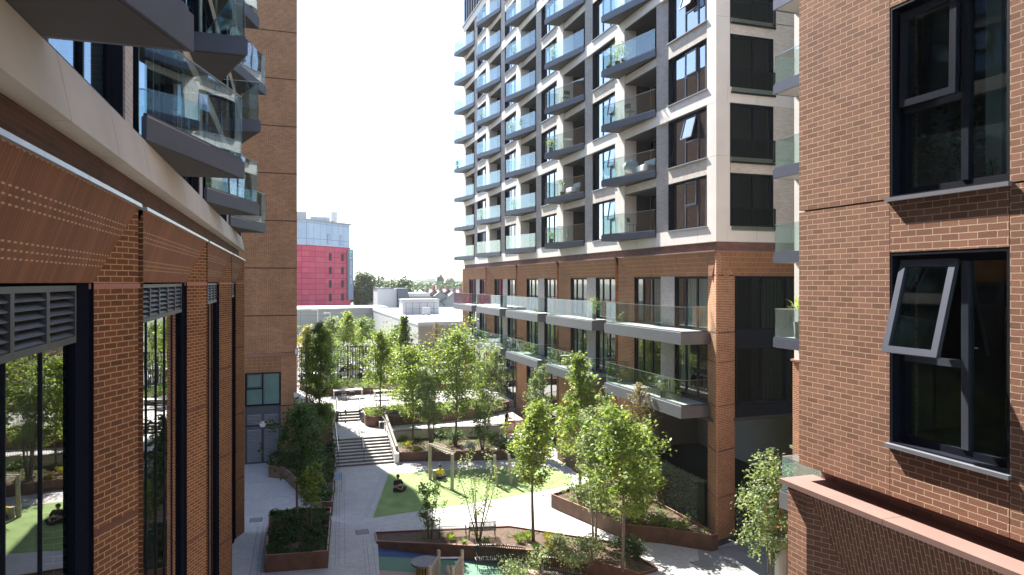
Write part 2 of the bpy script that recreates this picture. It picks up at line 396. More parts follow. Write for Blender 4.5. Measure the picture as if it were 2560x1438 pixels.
# ------------------------------------------------------------------ facade parts
def window(par, F, a0, a1, z0, z1, depth=0.25, mul=(), glass='glass_sky', opener=None, curt=None, sill=True, trans=None, fm='navy', fw=0.06, lab=None, lining=True, sillp=0.07, mulm=None):
    m = MB(); d = -depth; g = d - 0.07
    if lining:
        m.fbox(F, a0, a0 + 0.03, g, -0.004, z0, z1); m.fbox(F, a1 - 0.03, a1, g, -0.004, z0, z1)
        m.fbox(F, a0 + 0.03, a1 - 0.03, g, -0.004, z1 - 0.03, z1); m.fbox(F, a0 + 0.03, a1 - 0.03, g, -0.004, z0, z0 + 0.02)
    a0i, a1i = a0 + 0.03, a1 - 0.03; zi0, zi1 = z0 + 0.02, z1 - 0.03
    m.fbox(F, a0i, a0i + fw, g, d, zi0, zi1); m.fbox(F, a1i - fw, a1i, g, d, zi0, zi1)
    m.fbox(F, a0i + fw, a1i - fw, g, d, zi0, zi0 + fw); m.fbox(F, a0i + fw, a1i - fw, g, d, zi1 - fw, zi1)
    w = m.build('window', M[fm], par)
    if lab: w['label'] = lab
    mm = MB()
    for a in mul:
        mm.fbox(F, a - fw * 0.5, a + fw * 0.5, g + 0.002, d + 0.012, zi0 + fw, zi1 - fw)
    if trans:
        for (ta0, ta1, tz) in trans:
            mm.fbox(F, ta0 + fw * 0.5, ta1 - fw * 0.5, g + 0.004, d + 0.008, tz - fw / 2, tz + fw / 2)
    if mm.v: mm.build('mullion', M[mulm or 'frame_grey'], w)
    # panes (the opener's hole is left out)
    p = MB(); cuts = [a0i + fw] + sorted(mul) + [a1i - fw]
    for i in range(len(cuts) - 1):
        c0, c1 = cuts[i] + (fw / 2 if i else 0), cuts[i + 1] - (fw / 2 if i < len(cuts) - 2 else 0)
        zz0, zz1 = zi0 + fw, zi1 - fw
        if opener and opener[0] <= (c0 + c1) / 2 <= opener[1]: zz1 = opener[2] - 0.02
        q = d - 0.035
        p.quad(F.p(c0, q, zz0), F.p(c1, q, zz0), F.p(c1, q, zz1), F.p(c0, q, zz1))
    p.build('pane', M[glass], w)
    if opener:
        oa0, oa1, oz0, oz1, ang = opener
        s = MB(); gl = MB(); H = oz1 - oz0; fs = fw * 0.95
        def P(a, t, o): return F.p(a, d + 0.015 + math.sin(ang) * t + math.cos(ang) * o, oz1 - math.cos(ang) * t + math.sin(ang) * o)
        def slab(A0, A1, T0, T1, o0, o1):
            s.hexa([P(A0, T1, o0), P(A1, T1, o0), P(A1, T1, o1), P(A0, T1, o1), P(A0, T0, o0), P(A1, T0, o0), P(A1, T0, o1), P(A0, T0, o1)])
        slab(oa0, oa0 + fs, 0, H, 0, 0.055); slab(oa1 - fs, oa1, 0, H, 0, 0.055); slab(oa0 + fs, oa1 - fs, 0, fs, 0, 0.055); slab(oa0 + fs, oa1 - fs, H - fs, H, 0, 0.055)
        so_ = s.build('sash', M['frame_grey'] if mulm not in ('navy', 'slate', 'sash_navy') else M[mulm if mulm != 'navy' else 'slate'], w)
        gl.quad(P(oa0 + fs, H - fs, 0.02), P(oa1 - fs, H - fs, 0.02), P(oa1 - fs, fs, 0.02), P(oa0 + fs, fs, 0.02))
        gl.build('sash_pane', M[glass], w)
    if sill:
        MB().fbox(F, a0 - 0.03, a1 + 0.03, d + 0.01, sillp, z0 - 0.05, z0 - 0.003).build('sill', M['sill'], w)
    if curt:
        c = MB()
        for (c0, c1, *rest) in curt:
            zt = zi1; zb = rest[0] if rest else zi0 + 0.03
            n = max(2, int((c1 - c0) / 0.09)); st = (c1 - c0) / n
            for i in range(n):
                c.fbox(F, c0 + i * st, c0 + (i + 1) * st, g - 0.16 - 0.05 * (i % 2), g - 0.12 - 0.05 * (i % 2), zb, zt)
        c.build('curtain', M[curt[0][3] if len(curt[0]) > 3 else 'curtain'], w)
    return w
def balcony(par, F, plan, zb, th=0.33, gh=1.08, edges=(), npan=2, rail=True, inset=0.05, name='balcony', deckm='concrete', rails=None, soff='soffit', pw=1.35):
    pts = [F.p(a, b, 0)[:2] for a, b in plan]
    fas = MB()
    # fascia ring + top kerb: body slightly hollow is not needed
    bal = fixn(fas.prism(pts, zb, zb + th).build(name, M['deck_metal' if name == 'terrace_deck' else 'slate'], par))
    cx = sum(p[0] for p in plan) / len(plan); cb = sum(p[1] for p in plan) / len(plan)
    ins = [F.p(cx + (a - cx) * 0.965, cb + (b - cb) * 0.93, 0)[:2] for a, b in plan]
    fixn(MB().prism(ins, zb + th, zb + th + 0.02).build('deck', M[deckm], bal))
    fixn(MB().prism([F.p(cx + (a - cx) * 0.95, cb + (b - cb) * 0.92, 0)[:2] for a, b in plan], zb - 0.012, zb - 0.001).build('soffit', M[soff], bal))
    g = MB(); hr = MB(); jt = MB(); z0 = zb + th - 0.02; z1 = z0 + gh
    for i in edges:
        p = Vector(plan[i]); q = Vector(plan[(i + 1) % len(plan)])
        dd = (q - p); L = dd.length; dd = dd.normalized(); nn = Vector((dd.y, -dd.x))
        if nn.dot(Vector((cx, cb)) - p) < 0: nn = -nn
        p = p + nn * inset; q = q + nn * inset
        p = p + dd * inset; q = q - dd * inset; L = (q - p).length
        n = max(1, int(round(L / pw)))
        for k in range(n):
            s0 = p + dd * (L * k / n + 0.006); s1 = p + dd * (L * (k + 1) / n - 0.006); t = nn * 0.012
            g.hexa([F.p(s0.x, s0.y, z0), F.p(s1.x, s1.y, z0), F.p((s1 + t).x, (s1 + t).y, z0), F.p((s0 + t).x, (s0 + t).y, z0),
                    F.p(s0.x, s0.y, z1), F.p(s1.x, s1.y, z1), F.p((s1 + t).x, (s1 + t).y, z1), F.p((s0 + t).x, (s0 + t).y, z1)])
        a = F.p(p.x, p.y, z1 + 0.008); b = F.p(q.x, q.y, z1 + 0.008)
        hr.bar(a, b, 0.03, 0.016)
        a = F.p(p.x, p.y, z0 + 0.05); b = F.p(q.x, q.y, z0 + 0.05)
        jt.bar(a, b, 0.05, 0.06)
    g.build('glass_panel', M['glass_bal'], bal)
    if rail: hr.build('handrail', M['steel'], bal)
    jt.build('clamp_rail', M['slate'], bal)
    return bal
def pier(par, F, S, near, far, depth, slot, z0, z1, mat, back=0.6, name='pier', slotd=0.5, nm=None):
    """brick pier at slot S: splays from the window plane to the face on both sides, with a slot"""
    pl = [(S - far, -depth), (S, 0)]
    if slot: pl += [(S, -slotd), (S + slot, -slotd), (S + slot, 0)]
    pl += [(S + slot + near, -depth), (S + slot + near, -depth - back), (S - far, -depth - back)]
    return fixn(MB().prism([F.p(a, b, 0)[:2] for a, b in pl], z0, z1).build(name, mat, par))
def fascia(par, F, a0, a1, d, z0, z1, mat, name='brick_fascia', back=0.5):
    m = MB()
    m.hexa([F.p(a0, -d, z0), F.p(a1, -d, z0), F.p(a1, -d - back, z0), F.p(a0, -d - back, z0), F.p(a0, 0, z1), F.p(a1, 0, z1), F.p(a1, -d - back, z1), F.p(a0, -d - back, z1)])
    return fixn(m.build(name, mat, par))

# ================================================================== LEFT BUILDING
FL = F2((-1.85, 0), (0, 1), (1, 0))
LB = thing('apartment_block', 'long shaded brick block on the left with tall mirror windows and pointed grey balconies', 'building', (-1.85, 18, 0))
PL = 8.07
Sk = [10.1 + PL * (k - 1) for k in range(-1, 5)]        # -6.04 .. 34.31
FZ0, FZ1 = CH - 0.01, CH + 0.98
MB().box(-14, -3.6, -8, 34.3, 0, 34).build('wall', M['core'], LB)
for k, s in enumerate(Sk):
    last = k == len(Sk) - 1
    if not last:
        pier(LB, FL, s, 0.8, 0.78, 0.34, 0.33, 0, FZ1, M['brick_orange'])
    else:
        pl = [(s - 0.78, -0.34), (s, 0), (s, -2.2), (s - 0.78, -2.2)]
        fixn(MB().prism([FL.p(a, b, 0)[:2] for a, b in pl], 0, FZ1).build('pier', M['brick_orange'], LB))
    for zj in (FZ0 - 3.05, FZ0 - 6.1, FZ0 - 9.1):      # dark soldier joint across the splayed pier
        j = MB(); j.quad(FL.p(s - 0.76, -0.327, zj), FL.p(s - 0.003, 0.004, zj), FL.p(s - 0.003, 0.004, zj + 0.075), FL.p(s - 0.76, -0.327, zj + 0.075)); j.build('brick_course', M['brick_joint'], LB)
    c = MB(); c.hexa([FL.p(s - 0.84, -0.36, FZ0 - 0.075), FL.p(s + 0.01, 0.02, FZ0 - 0.075), FL.p(s - 0.03, -0.3, FZ0 - 0.075), FL.p(s - 0.84, -0.5, FZ0 - 0.075),
                      FL.p(s - 0.84, -0.36, FZ0 - 0.01), FL.p(s + 0.01, 0.02, FZ0 - 0.01), FL.p(s - 0.03, -0.3, FZ0 - 0.01), FL.p(s - 0.84, -0.5, FZ0 - 0.01)]); c.build('string_course', M['terra'], LB)
    if k >= len(Sk) - 1: continue
    e = Sk[k + 1]; a0, a1 = s + 0.33, e
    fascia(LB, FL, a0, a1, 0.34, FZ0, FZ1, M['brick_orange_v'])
    nfl = 3
    fl = MB()
    for i in range(nfl):
        fl.fbox(FL, a0 + (a1 - a0) * i / nfl + 0.006, a0 + (a1 - a0) * (i + 1) / nfl - 0.006, -0.3, 0.05, FZ1, FZ1 + 0.045)
    fl.build('flashing', M['alu'], LB)
    # tall glazing with louvre band
    w0, w1 = s + 1.13, e - 0.78; gz = FZ0 - 0.66; dp = 0.34
    FG = F2((FL.o.x - dp, 0), (0, 1), (1, 0))
    n = 6; st = (w1 - 0.62 - w0) / n
    mul = [w0 + st * i for i in range(1, n)]
    f = MB(); f.fbox(FG, w1 - 0.6, w1 + 0.02, -0.12, -0.03, 0, FZ0)   # navy panel
    f.fbox(FG, w1 - 0.04, w1 + 0.0, -0.03, 0.01, 0, FZ0)
    for zz in (2.9, 5.9, 8.8): f.fbox(FG, w1 - 0.6, w1, -0.035, -0.025, zz, zz + 0.012)
    f.fbox(FG, w0 - 0.1, w0, -0.12, -0.0, 0, FZ0); f.fbox(FG, w0, w1 - 0.6, -0.2, -0.06, FZ0 - 0.05, FZ0)
    w = f.build('window', M['navy_matt'], LB)
    p = MB(); mm = MB()
    e0 = [w0] + mul + [w1 - 0.6]
    for i in range(len(e0) - 1):
        p.quad(FG.p(e0[i] + 0.01, -0.09, 0.1), FG.p(e0[i + 1] - 0.01, -0.09, 0.1), FG.p(e0[i + 1] - 0.01, -0.09, gz), FG.p(e0[i] + 0.01, -0.09, gz))
        mm.fbox(FG, e0[i] - 0.007, e0[i] + 0.007, -0.13, -0.07, 0.1, gz)
    p.build('pane', M['glass_win'], w); mm.build('mullion', M['navy'], w)
    lv = MB()
    for i in range(len(e0) - 1):
        q0, q1 = e0[i], e0[i + 1]
        lv.fbox(FG, q0, q0 + 0.045, -0.1, -0.02, gz, FZ0 - 0.03); lv.fbox(FG, q1 - 0.045, q1 - 0.004, -0.1, -0.02, gz, FZ0 - 0.03)
        lv.fbox(FG, q0 + 0.045, q1 - 0.045, -0.1, -0.02, gz, gz + 0.07); lv.fbox(FG, q0 + 0.045, q1 - 0.045, -0.1, -0.02, FZ0 - 0.09, FZ0 - 0.03)
        z = gz + 0.075
        while z < FZ0 - 0.13:
            lv.hexa([FG.p(q0 + .045, -0.03, z), FG.p(q1 - .045, -0.03, z), FG.p(q1 - .045, -0.09, z + 0.055), FG.p(q0 + .045, -0.09, z + 0.055),
                     FG.p(q0 + .045, -0.03, z + 0.012), FG.p(q1 - .045, -0.03, z + 0.012), FG.p(q1 - .045, -0.09, z + 0.067), FG.p(q0 + .045, -0.09, z + 0.067)])
            z += 0.083
    lv.build('louvre', M['louvre_grey'], w)
    bk = MB().fbox(FG, w0, w1, -0.2, -0.17, gz, FZ0).build('louvre_back', M['gap'], w)
# recess band, cream beam
MB().box(-3.6, -2.09, -8, 34.31, FZ1, CH + 1.46).build('recess_band', M['brick_dark_brown'], LB)
MB().box(-3.6, -2.3, -8, 34.36, CH + 1.47, CH + 2.04).build('beam_core', M['gap'], LB)
cr = MB(); y = -7.9; Y0 = 7.16
js = sorted(set([Y0 + 1.92 * i for i in range(-7, 16)]))
js = [j for j in js if -8 < j < 34] + [34.4]
for i in range(len(js) - 1):
    a0, a1 = js[i] + 0.009, js[i + 1] - 0.009
    cr.hexa([FL.p(a0, 0.0, CH + 1.46), FL.p(a1, 0.0, CH + 1.46), FL.p(a1, -0.5, CH + 1.46), FL.p(a0, -0.5, CH + 1.46),
             FL.p(a0, -0.12, CH + 2.08), FL.p(a1, -0.12, CH + 2.08), FL.p(a1, -0.5, CH + 2.08), FL.p(a0, -0.5, CH + 2.08)])
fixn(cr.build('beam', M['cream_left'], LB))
# upper storeys: glazed bays, cream piers and beams
FU = F2((-1.99, 0), (0, 1), (1, 0))
for fl_ in range(0, 7):
    zb = CH + 2.08 + 2.95 * fl_
    if fl_ > 0:
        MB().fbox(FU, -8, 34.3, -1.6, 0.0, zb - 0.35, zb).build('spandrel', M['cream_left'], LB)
    for k in range(len(Sk) - 1):
        s = Sk[k]
        if fl_ < 4:
            window(LB, FU, s + 0.3, s + 4.0, zb + 0.02, zb + 2.58, 0.14, [s + 1.5, s + 2.7], 'glass_left', sill=False, mulm='navy')
            window(LB, FU, s + 4.2, s + 7.9, zb + 0.02, zb + 2.58, 0.14, [s + 5.4, s + 6.6], 'glass_left', sill=False, mulm='navy', curt=[(s + 5.4, s + 6.5)])
        else:
            MB().fbox(FU, s, s + PL, -0.3, -0.1, zb, zb + 2.6).build('window_band', M['navy'], LB)
        MB().fbox(FU, s - 0.17, s + 0.3, -0.9, 0.02, zb, zb + 2.59).build('brick_pier', M['brick_grey'], LB)
for lv_, zz in ((0, CH + 2.1), (1, CH + 5.0), (2, CH + 8.0), (3, CH + 11.0)):
    for k in range(5):
        if lv_ % 2 == 0:
            e = 6.85 + 8.1 * (k - 1)
            if e < 0 or e > 33: continue
            balcony(LB, F2((-1.97, 0), (0, 1), (1, 0)), [(e - 3.7, -0.05), (e - 3.7, 0.02), (e, 1.17), (e, -0.05)], zz, 0.34, 1.33, (1, 2), rail=True, pw=1.15)
        else:
            e = 7.98 + 8.12 * (k - 1)
            if e < 0 or e > 26: continue
            balcony(LB, F2((-1.97, 0), (0, 1), (1, 0)), [(e, -0.05), (e, 1.17), (e + 3.7, 0.02), (e + 3.7, -0.05)], zz, 0.34, 1.33, (0, 1), rail=True, pw=1.15)

# ================================================================== BRICK END TOWER
EX, EY = 0.68, 46.8
ET = thing('brick_tower', 'plain brown brick tower beyond the left block with grey louvred doors at its foot', 'building', (-2, EY, 0))
TZ = 31.2
dz1 = 3.7; wz0, wz1 = 3.72, 5.86; ox0, ox1 = -2.5, -0.32
w = MB()
w.box(-12, ox0, EY, EY + 3, 0, TZ); w.box(ox1, EX, EY, EY + 3, 0, 6.9)
w.box(ox0, ox1, EY, EY + 3, 6.9, TZ); w.box(ox1, EX, EY, EY + 3, 6.9 + 0.22, TZ)
w.box(-12, EX, EY + 3.0, 65.2, 0, TZ)
w.box(ox0, ox1, EY + 0.02, EY + 3, wz1, 6.9)
w.build('wall', M['brick_orange_far'], ET)
MB().box(ox0, ox1 + 0.0, EY - 0.004, EY + 0.03, wz1, 6.88).build('soldier_band', M['brick_orange_far_v'], ET)
jn = MB()
for i in range(8):
    z = CH + 10.1 - 0.03 + 3.07 * (i - 3) - 3.07
    MB().box(-3, EX + 0.004, EY - 0.006, EY + 0.1, z, z + 0.075).build('brick_course', M['brick_joint'], ET)
jn.box(ox1, EX + 0.004, EY - 0.006, EY + 0.1, 3.62, 3.7)
jn.build('brick_course', M['brick_joint'], ET)
MB().box(-3, EX + 0.03, EY - 0.05, EY + 0.02, 6.88, 7.08).build('ledge', M['terra'], ET)
MB().box(EX - 0.12, EX + 0.09, EY - 0.12, EY + 0.2, 6.98, 7.32).build('lead_flashing', M['white_metal'], ET)
FE = F2((0, EY), (1, 0), (0, -1))
window(ET, FE, ox0, ox1, wz0, wz1, 0.1, [-1.43], 'frost', sill=False, trans=[(ox0 + 0.05, -1.43, 4.82)], mulm='navy', fw=0.07, opener=(ox0 + 0.12, -1.48, 4.9, 5.78, 0.02))
dr = MB(); dr.fbox(FE, ox0, ox1, -0.2, -0.1, 0, dz1)
dpart = dr.build('door', M['frame_grey'], ET)
dl = MB(); df = MB()
for (x0, x1) in ((ox0 + 0.14, -1.52), (-1.34, ox1 - 0.14)):
    for (z0, z1) in ((0.15, 2.2), (2.55, 3.1)):
        z = z0
        while z < z1:
            dl.hexa([FE.p(x0, -0.05, z), FE.p(x1, -0.05, z), FE.p(x1, -0.1, z + 0.04), FE.p(x0, -0.1, z + 0.04), FE.p(x0, -0.05, z + 0.02), FE.p(x1, -0.05, z + 0.02), FE.p(x1, -0.1, z + 0.06), FE.p(x0, -0.1, z + 0.06)])
            z += 0.09
fixn(dl.build('louvre', M['alu'], dpart))
df.fbox(FE, -1.445, -1.415, -0.1, -0.06, 0.05, 2.45); df.fbox(FE, -1.53, -1.50, -0.1, -0.03, 0.95, 1.25); df.fbox(FE, ox0, ox1, -0.1, -0.07, 2.42, 2.47)
df.build('door_seam', M['gap'], dpart)
lamp = MB(); lamp.tube([(-1.43, EY - 0.02 + 0.1, 2.55), (-1.43, EY - 0.1, 2.55)], 0.19, 20)
tag(lamp.build('wall_lamp', M['white_plastic']), 'round white bulkhead lamp over the grey louvred doors', 'lamp')
sc_ = thing('security_camera', 'white camera box bracketed on the corner of the brick tower', 'camera', (EX, EY + 0.1, 4.3))
MB().box(EX + 0.0, EX + 0.25, EY - 0.05, EY + 0.05, 4.28, 4.36).build('bracket', M['white_metal'], sc_)
m_ = MB(); m_.box(EX - 0.2, EX + 0.08, EY - 0.32, EY - 0.02, 4.22, 4.48); m_.tube([(EX + 0.22, EY - 0.3, 4.25), (EX + 0.42, EY - 0.55, 4.16)], 0.08, 10); m_.build('camera_body', M['white_plastic'], sc_)

# ================================================================== TOWER
TX = 18.05
FT = F2((TX, 0), (0, 1), (-1, 0))
FS = F2((0, 25.84), (1, 0), (0, -1))        # side face: a = X
TB = thing('apartment_tower', 'tall cream and grey-brick apartment tower on a red brick podium, rows of pointed glass balconies', 'building', (TX, 45, 0))
P9 = 8.95; TOP = CH + 27.3; FL0 = 3.1
MB().box(TX + 1.75, 40, 27.4, 71.3, CH + 0.3, TOP + 6).build('core', M['core'], TB)
MB().box(TX + 2.6, 40, 28.2, 71.3, 5.5, CH + 0.3).build('core', M['core'], TB)
zc = [CH + 1.8, CH + 2.53]
def lv(k): return CH + 2.53 + FL0 * k, CH + 4.85 + FL0 * k      # sill and head of storey k
bands = [(CH + 1.8, CH + 2.5)] + [(lv(k)[1] + 0.05, lv(k + 1)[0] - 0.03) for k in (1, 3, 5)] + [(lv(7)[1] + 0.05, TOP)]
bm_ = []
for (b0, b1) in bands:
    m = MB(); y = 25.84
    segs = [25.84, 27.3, 29.3, 31.04, 33.0, 35.1] + [35.1 + 2.2375 * i for i in range(1, 17)] + [71.4]
    for i in range(len(segs) - 1):
        m.fbox(FT, segs[i] + (0.008 if i else 0), segs[i + 1] - 0.008, -0.6, 0.0, b0, b1)
    for x in (18.74, 20.6, 22.5, 24.4, 26.4): 
        pass
    xs = [TX + 0.6, 20.2, 22.1, 24.0, 26.0, 28.0]
    for i in range(len(xs) - 1):
        m.fbox(FS, xs[i] + 0.008, xs[i + 1] - 0.008, -0.5, 0.0, b0, b1)
    m.build('beam', M['cream'], TB)
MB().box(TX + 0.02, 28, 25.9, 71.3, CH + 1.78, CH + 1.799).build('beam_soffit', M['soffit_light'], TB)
# corner column and cream piers
cc = MB()
for k in range(0, 8, 1):
    z0 = lv(k)[0] - (0.028 if k else 0.03); z1 = lv(k)[1] + 0.048 if k in (1, 3, 5, 7) else lv(k + 1)[0] - 0.04
    cc.fbox(FT, 25.84, 26.54, -0.72, -0.002, z0, z1)
cc.build('corner_column', M['cream'], TB)
for b in range(5):
    y = 34.46 + P9 * b
    pc = MB()
    for k in range(8):
        z0 = lv(k)[0] - 0.028; z1 = lv(k)[1] + 0.048 if k % 2 else lv(k + 1)[0] - 0.04
        pc.fbox(FT, y, y + 1.15, -1.7, -0.002, z0, z1)
    pc.build('cream_pier', M['cream'], TB)
# grey piers, splayed so that their faces turn out of the sun into shade
for b in range(6):
    y = 29.84 + P9 * b - (0 if b == 0 else 0.1)
    y1 = y + 1.18
    if b == 5: break
    pr = MB()
    pr.prism([FT.p(a, bb, 0)[:2] for a, bb in ((y, -0.32), (y1, -0.03), (y1, -1.7), (y, -1.7))], CH + 2.5, TOP - 0.8)
    fixn(pr.build('grey_brick_pier', M['brick_grey'], TB))
# spandrels, floor slabs, windows, loggias
rng = random.Random(3)
for k in range(8):
    s0, h0 = lv(k)
    nxt = lv(k + 1)[0] if k < 7 else TOP
    cols = [(26.54, 29.84)] + [(35.61 + P9 * b, 38.69 + P9 * b) for b in range(4)]
    for b, (a0, a1) in enumerate(cols):
        if k % 2 == 0:
            sp = MB(); mid = (a0 + a1) / 2
            sp.fbox(FT, a0, mid - 0.008, -0.45, -0.03, h0, nxt - 0.052); sp.fbox(FT, mid + 0.008, a1, -0.45, -0.03, h0, nxt - 0.052)
            sp.build('brick_spandrel', M['brick_buff'], TB)
        w_ = a1 - a0
        mul = [a0 + w_ * 0.30, a0 + w_ * 0.58, a0 + w_ * 0.84] if b == 0 else [a0 + w_ * 0.33, a0 + w_ * 0.66]
        if b == 0:
            op = (mul[1] + 0.0, mul[2] - 0.0, h0 - 1.22, h0 - 0.1, 0.0)
            op = (mul[1] + 0.03, mul[2] - 0.03, s0 + 1.05, h0 - 0.1, {1: 0.02, 2: 0.24, 4: 0.3, 0: 0.02}.get(k, 0.02)) if False else (a0 + w_ * 0.30 + 0.05, a0 + w_ * 0.62 - 0.05, s0 + 1.1, h0 - 0.1, {1: 0.26, 3: 0.32, 6: 0.2}.get(k, 0.015))
            mul = [a0 + w_ * 0.12, a0 + w_ * 0.30, a0 + w_ * 0.62]
            tr_ = [(mul[1], mul[2], s0 + 1.06)]
        else:
            op = (mul[0] - w_ * 0.3, mul[0] - 0.03, s0 + 1.1, h0 - 0.1, 0.16) if (b == 1 and k < 3) else None
            tr_ = [(a0, mul[0], s0 + 1.06)] if op else None
        cu = []
        if rng.random() < 0.75: cu.append((a0 + 0.2, a0 + 0.2 + rng.random() * 0.9))
        if rng.random() < 0.6: cu.append((a1 - 0.2 - rng.random() * 0.9, a1 - 0.15))
        window(TB, FT, a0, a1, s0, h0, 0.2, mul, 'glass_sky', opener=op, curt=cu or None, trans=tr_)
    # loggias
    for b in range(5):
        a0, a1 = 31.02 + P9 * b - (0 if b == 0 else 0.1), 34.46 + P9 * b
        lg = MB(); D = 1.62
        lg.fbox(FT, a0, a0 + 0.04, -D, -0.06, s0 - 0.25, h0 + 0.0); lg.fbox(FT, a1 - 0.03, a1, -D, -0.75, s0 - 0.25, h0)
        lg.fbox(FT, a0 + 0.04, a1 - 0.03, -D, -0.05, h0, h0 + 0.06)
        lg.fbox(FT, a0 + 0.04, a1 - 0.03, -D, -0.05, s0 - 0.3, s0 - 0.2)
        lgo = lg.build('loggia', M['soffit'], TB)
        if k % 2 == 0:
            MB().fbox(FT, a0, a1, -0.5, -0.05, h0 + 0.06, nxt - 0.3).build('brick_spandrel', M['brick_buff'], TB)
        FB = F2((TX + D, 0), (0, 1), (-1, 0))
        window(TB, FB, a0 + 0.05, a1 - 0.04, s0 - 0.2, h0 - 0.02, 0.02, [a0 + 1.2, a0 + 2.3], 'glass_win', sill=False, mulm='navy', lining=False,
               curt=[(a0 + (0.2 if rng.random() < 0.5 else 1.3), a0 + (1.1 if rng.random() < 0.5 else 2.2))] if rng.random() < 0.7 else None)
        n0 = a0 + 0.02; f1 = a1 + 0.75
        pr_ = 1.08
        balcony(TB, FT, [(n0 - 0.05, 0.0), (n0 - 0.05, 0.07), (f1, pr_), (f1, 0.0)], s0 - 0.23 + (0.0), 0.33, 1.1, (1, 2), pw=1.25)
    sl_ = MB().box(TX + 0.45, TX + 1.74, 26.7, 71.2, h0 + 0.02, nxt - 0.12).build('floor_slab', M['core_mid'], TB)
    # side face windows and brick
    MB().fbox(FS, 21.12, 28, -0.4, -0.012, s0 - 0.06 if k == 0 else s0 - 0.06, (nxt - 0.03) if k % 2 == 0 else h0 + 0.08).build('brick_wall', M['brick_buff'], TB)
    if k % 2 == 0:
        MB().fbox(FS, TX + 0.75, 21.12, -0.4, -0.012, h0 + 0.02, nxt - 0.04).build('brick_spandrel', M['brick_buff'], TB)
    ww = window(TB, FS, TX + 0.74, 21.1, s0 - 0.3 if k else s0 - 0.03, h0 + 0.02, 0.12, [20.1], 'glass_dark', sill=False, mulm='navy', fw=0.08)
    jb = MB(); jb.fbox(FS, TX + 0.76, 21.2, 0.02, 0.05, s0 + 0.75, s0 + 0.8); jb.fbox(FS, TX + 0.76, 21.2, 0.02, 0.07, s0 - 0.32 if k else s0 - 0.02, s0 - 0.24 if k else s0 + 0.02); jb.fbox(FS, 21.15, 21.2, 0, 0.05, s0 - 0.2, s0 + 0.8); jb.build('juliet_rail', M['navy'], ww)
    MB().quad(FS.p(TX + 0.78, 0.035, s0 - 0.24), FS.p(21.15, 0.035, s0 - 0.24), FS.p(21.15, 0.035, s0 + 0.75), FS.p(TX + 0.78, 0.035, s0 + 0.75)).build('juliet_glass', M['glass_dark'], ww)
MB().box(TX + 0.45, 28, 26.24, 26.6, CH + 2.0, TOP).build('side_backing', M['core'], TB)
# glazed fins storeys at the top
fn = MB()
y = 26.0
MB().box(TX + 0.55, 40, 26.2, 71.2, TOP, TOP + 6).build('glazed_crown', M['glass_sky'], TB)
while y < 71.4:
    fn.fbox(FT, y, y + 0.22, -0.5, 0.0, TOP, TOP + 6); y += 0.95
fn.build('crown_fin', M['slate'], TB)
MB().box(TX - 0.15, TX + 0.4, 25.8, 71.5, TOP, TOP + 0.06).build('coping', M['alu'], TB)

# podium
SP = [25.84, 35.2, 44.2, 53.2, 62.2, 71.4]
PZ0, PZ1 = CH + 0.27, CH + 1.36
fixn(MB().prism([(TX, 25.84), (TX + 0.12, 25.84), (19.3, 26.23), (19.4, 26.35), (19.4, 27.2), (TX + 0.42, 27.1)], 0.28, PZ1).build('corner_pier', M['brick_orange_far'], TB))
fixn(MB().prism([(TX - 0.03, 25.81), (TX + 0.13, 25.81), (19.33, 26.2), (19.42, 27.2), (TX + 0.39, 27.15)], 0, 0.28).build('pier_plinth', M['slate'], TB))
jn = MB()
for z in (PZ1 - 1.1, CH - 2.3, CH - 3.6, CH - 5.55, CH - 7.55, CH - 9.6):
    jn = MB(); jn.quad(FS.p(TX + 0.11, 0.006, z), FS.p(19.3, -0.385, z), FS.p(19.3, -0.385, z + 0.06), FS.p(TX + 0.11, 0.006, z + 0.06)); jn.build('brick_course', M['brick_joint'], TB); jn = MB()
    jn.quad(FT.p(25.83, 0.004, z), FT.p(27.1, -0.415, z), FT.p(27.1, -0.415, z + 0.06), FT.p(25.83, 0.004, z + 0.06))
    jn.build('brick_course', M['brick_joint'], TB)
for k in range(1, 5):
    pier(TB, FT, SP[k], 0.75, 1.1, 0.42, 0.4, 0.0, PZ1, M['brick_orange_far'], back=0.5, slotd=0.35)
fixn(MB().prism([(TX, 71.4), (TX, 71.7), (TX + 1, 71.7), (TX + 1, 70.3), (TX + 0.42, 70.3)], 0, PZ1).build('pier', M['brick_orange_far'], TB))
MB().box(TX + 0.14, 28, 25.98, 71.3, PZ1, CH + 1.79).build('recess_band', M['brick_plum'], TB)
flm = MB()
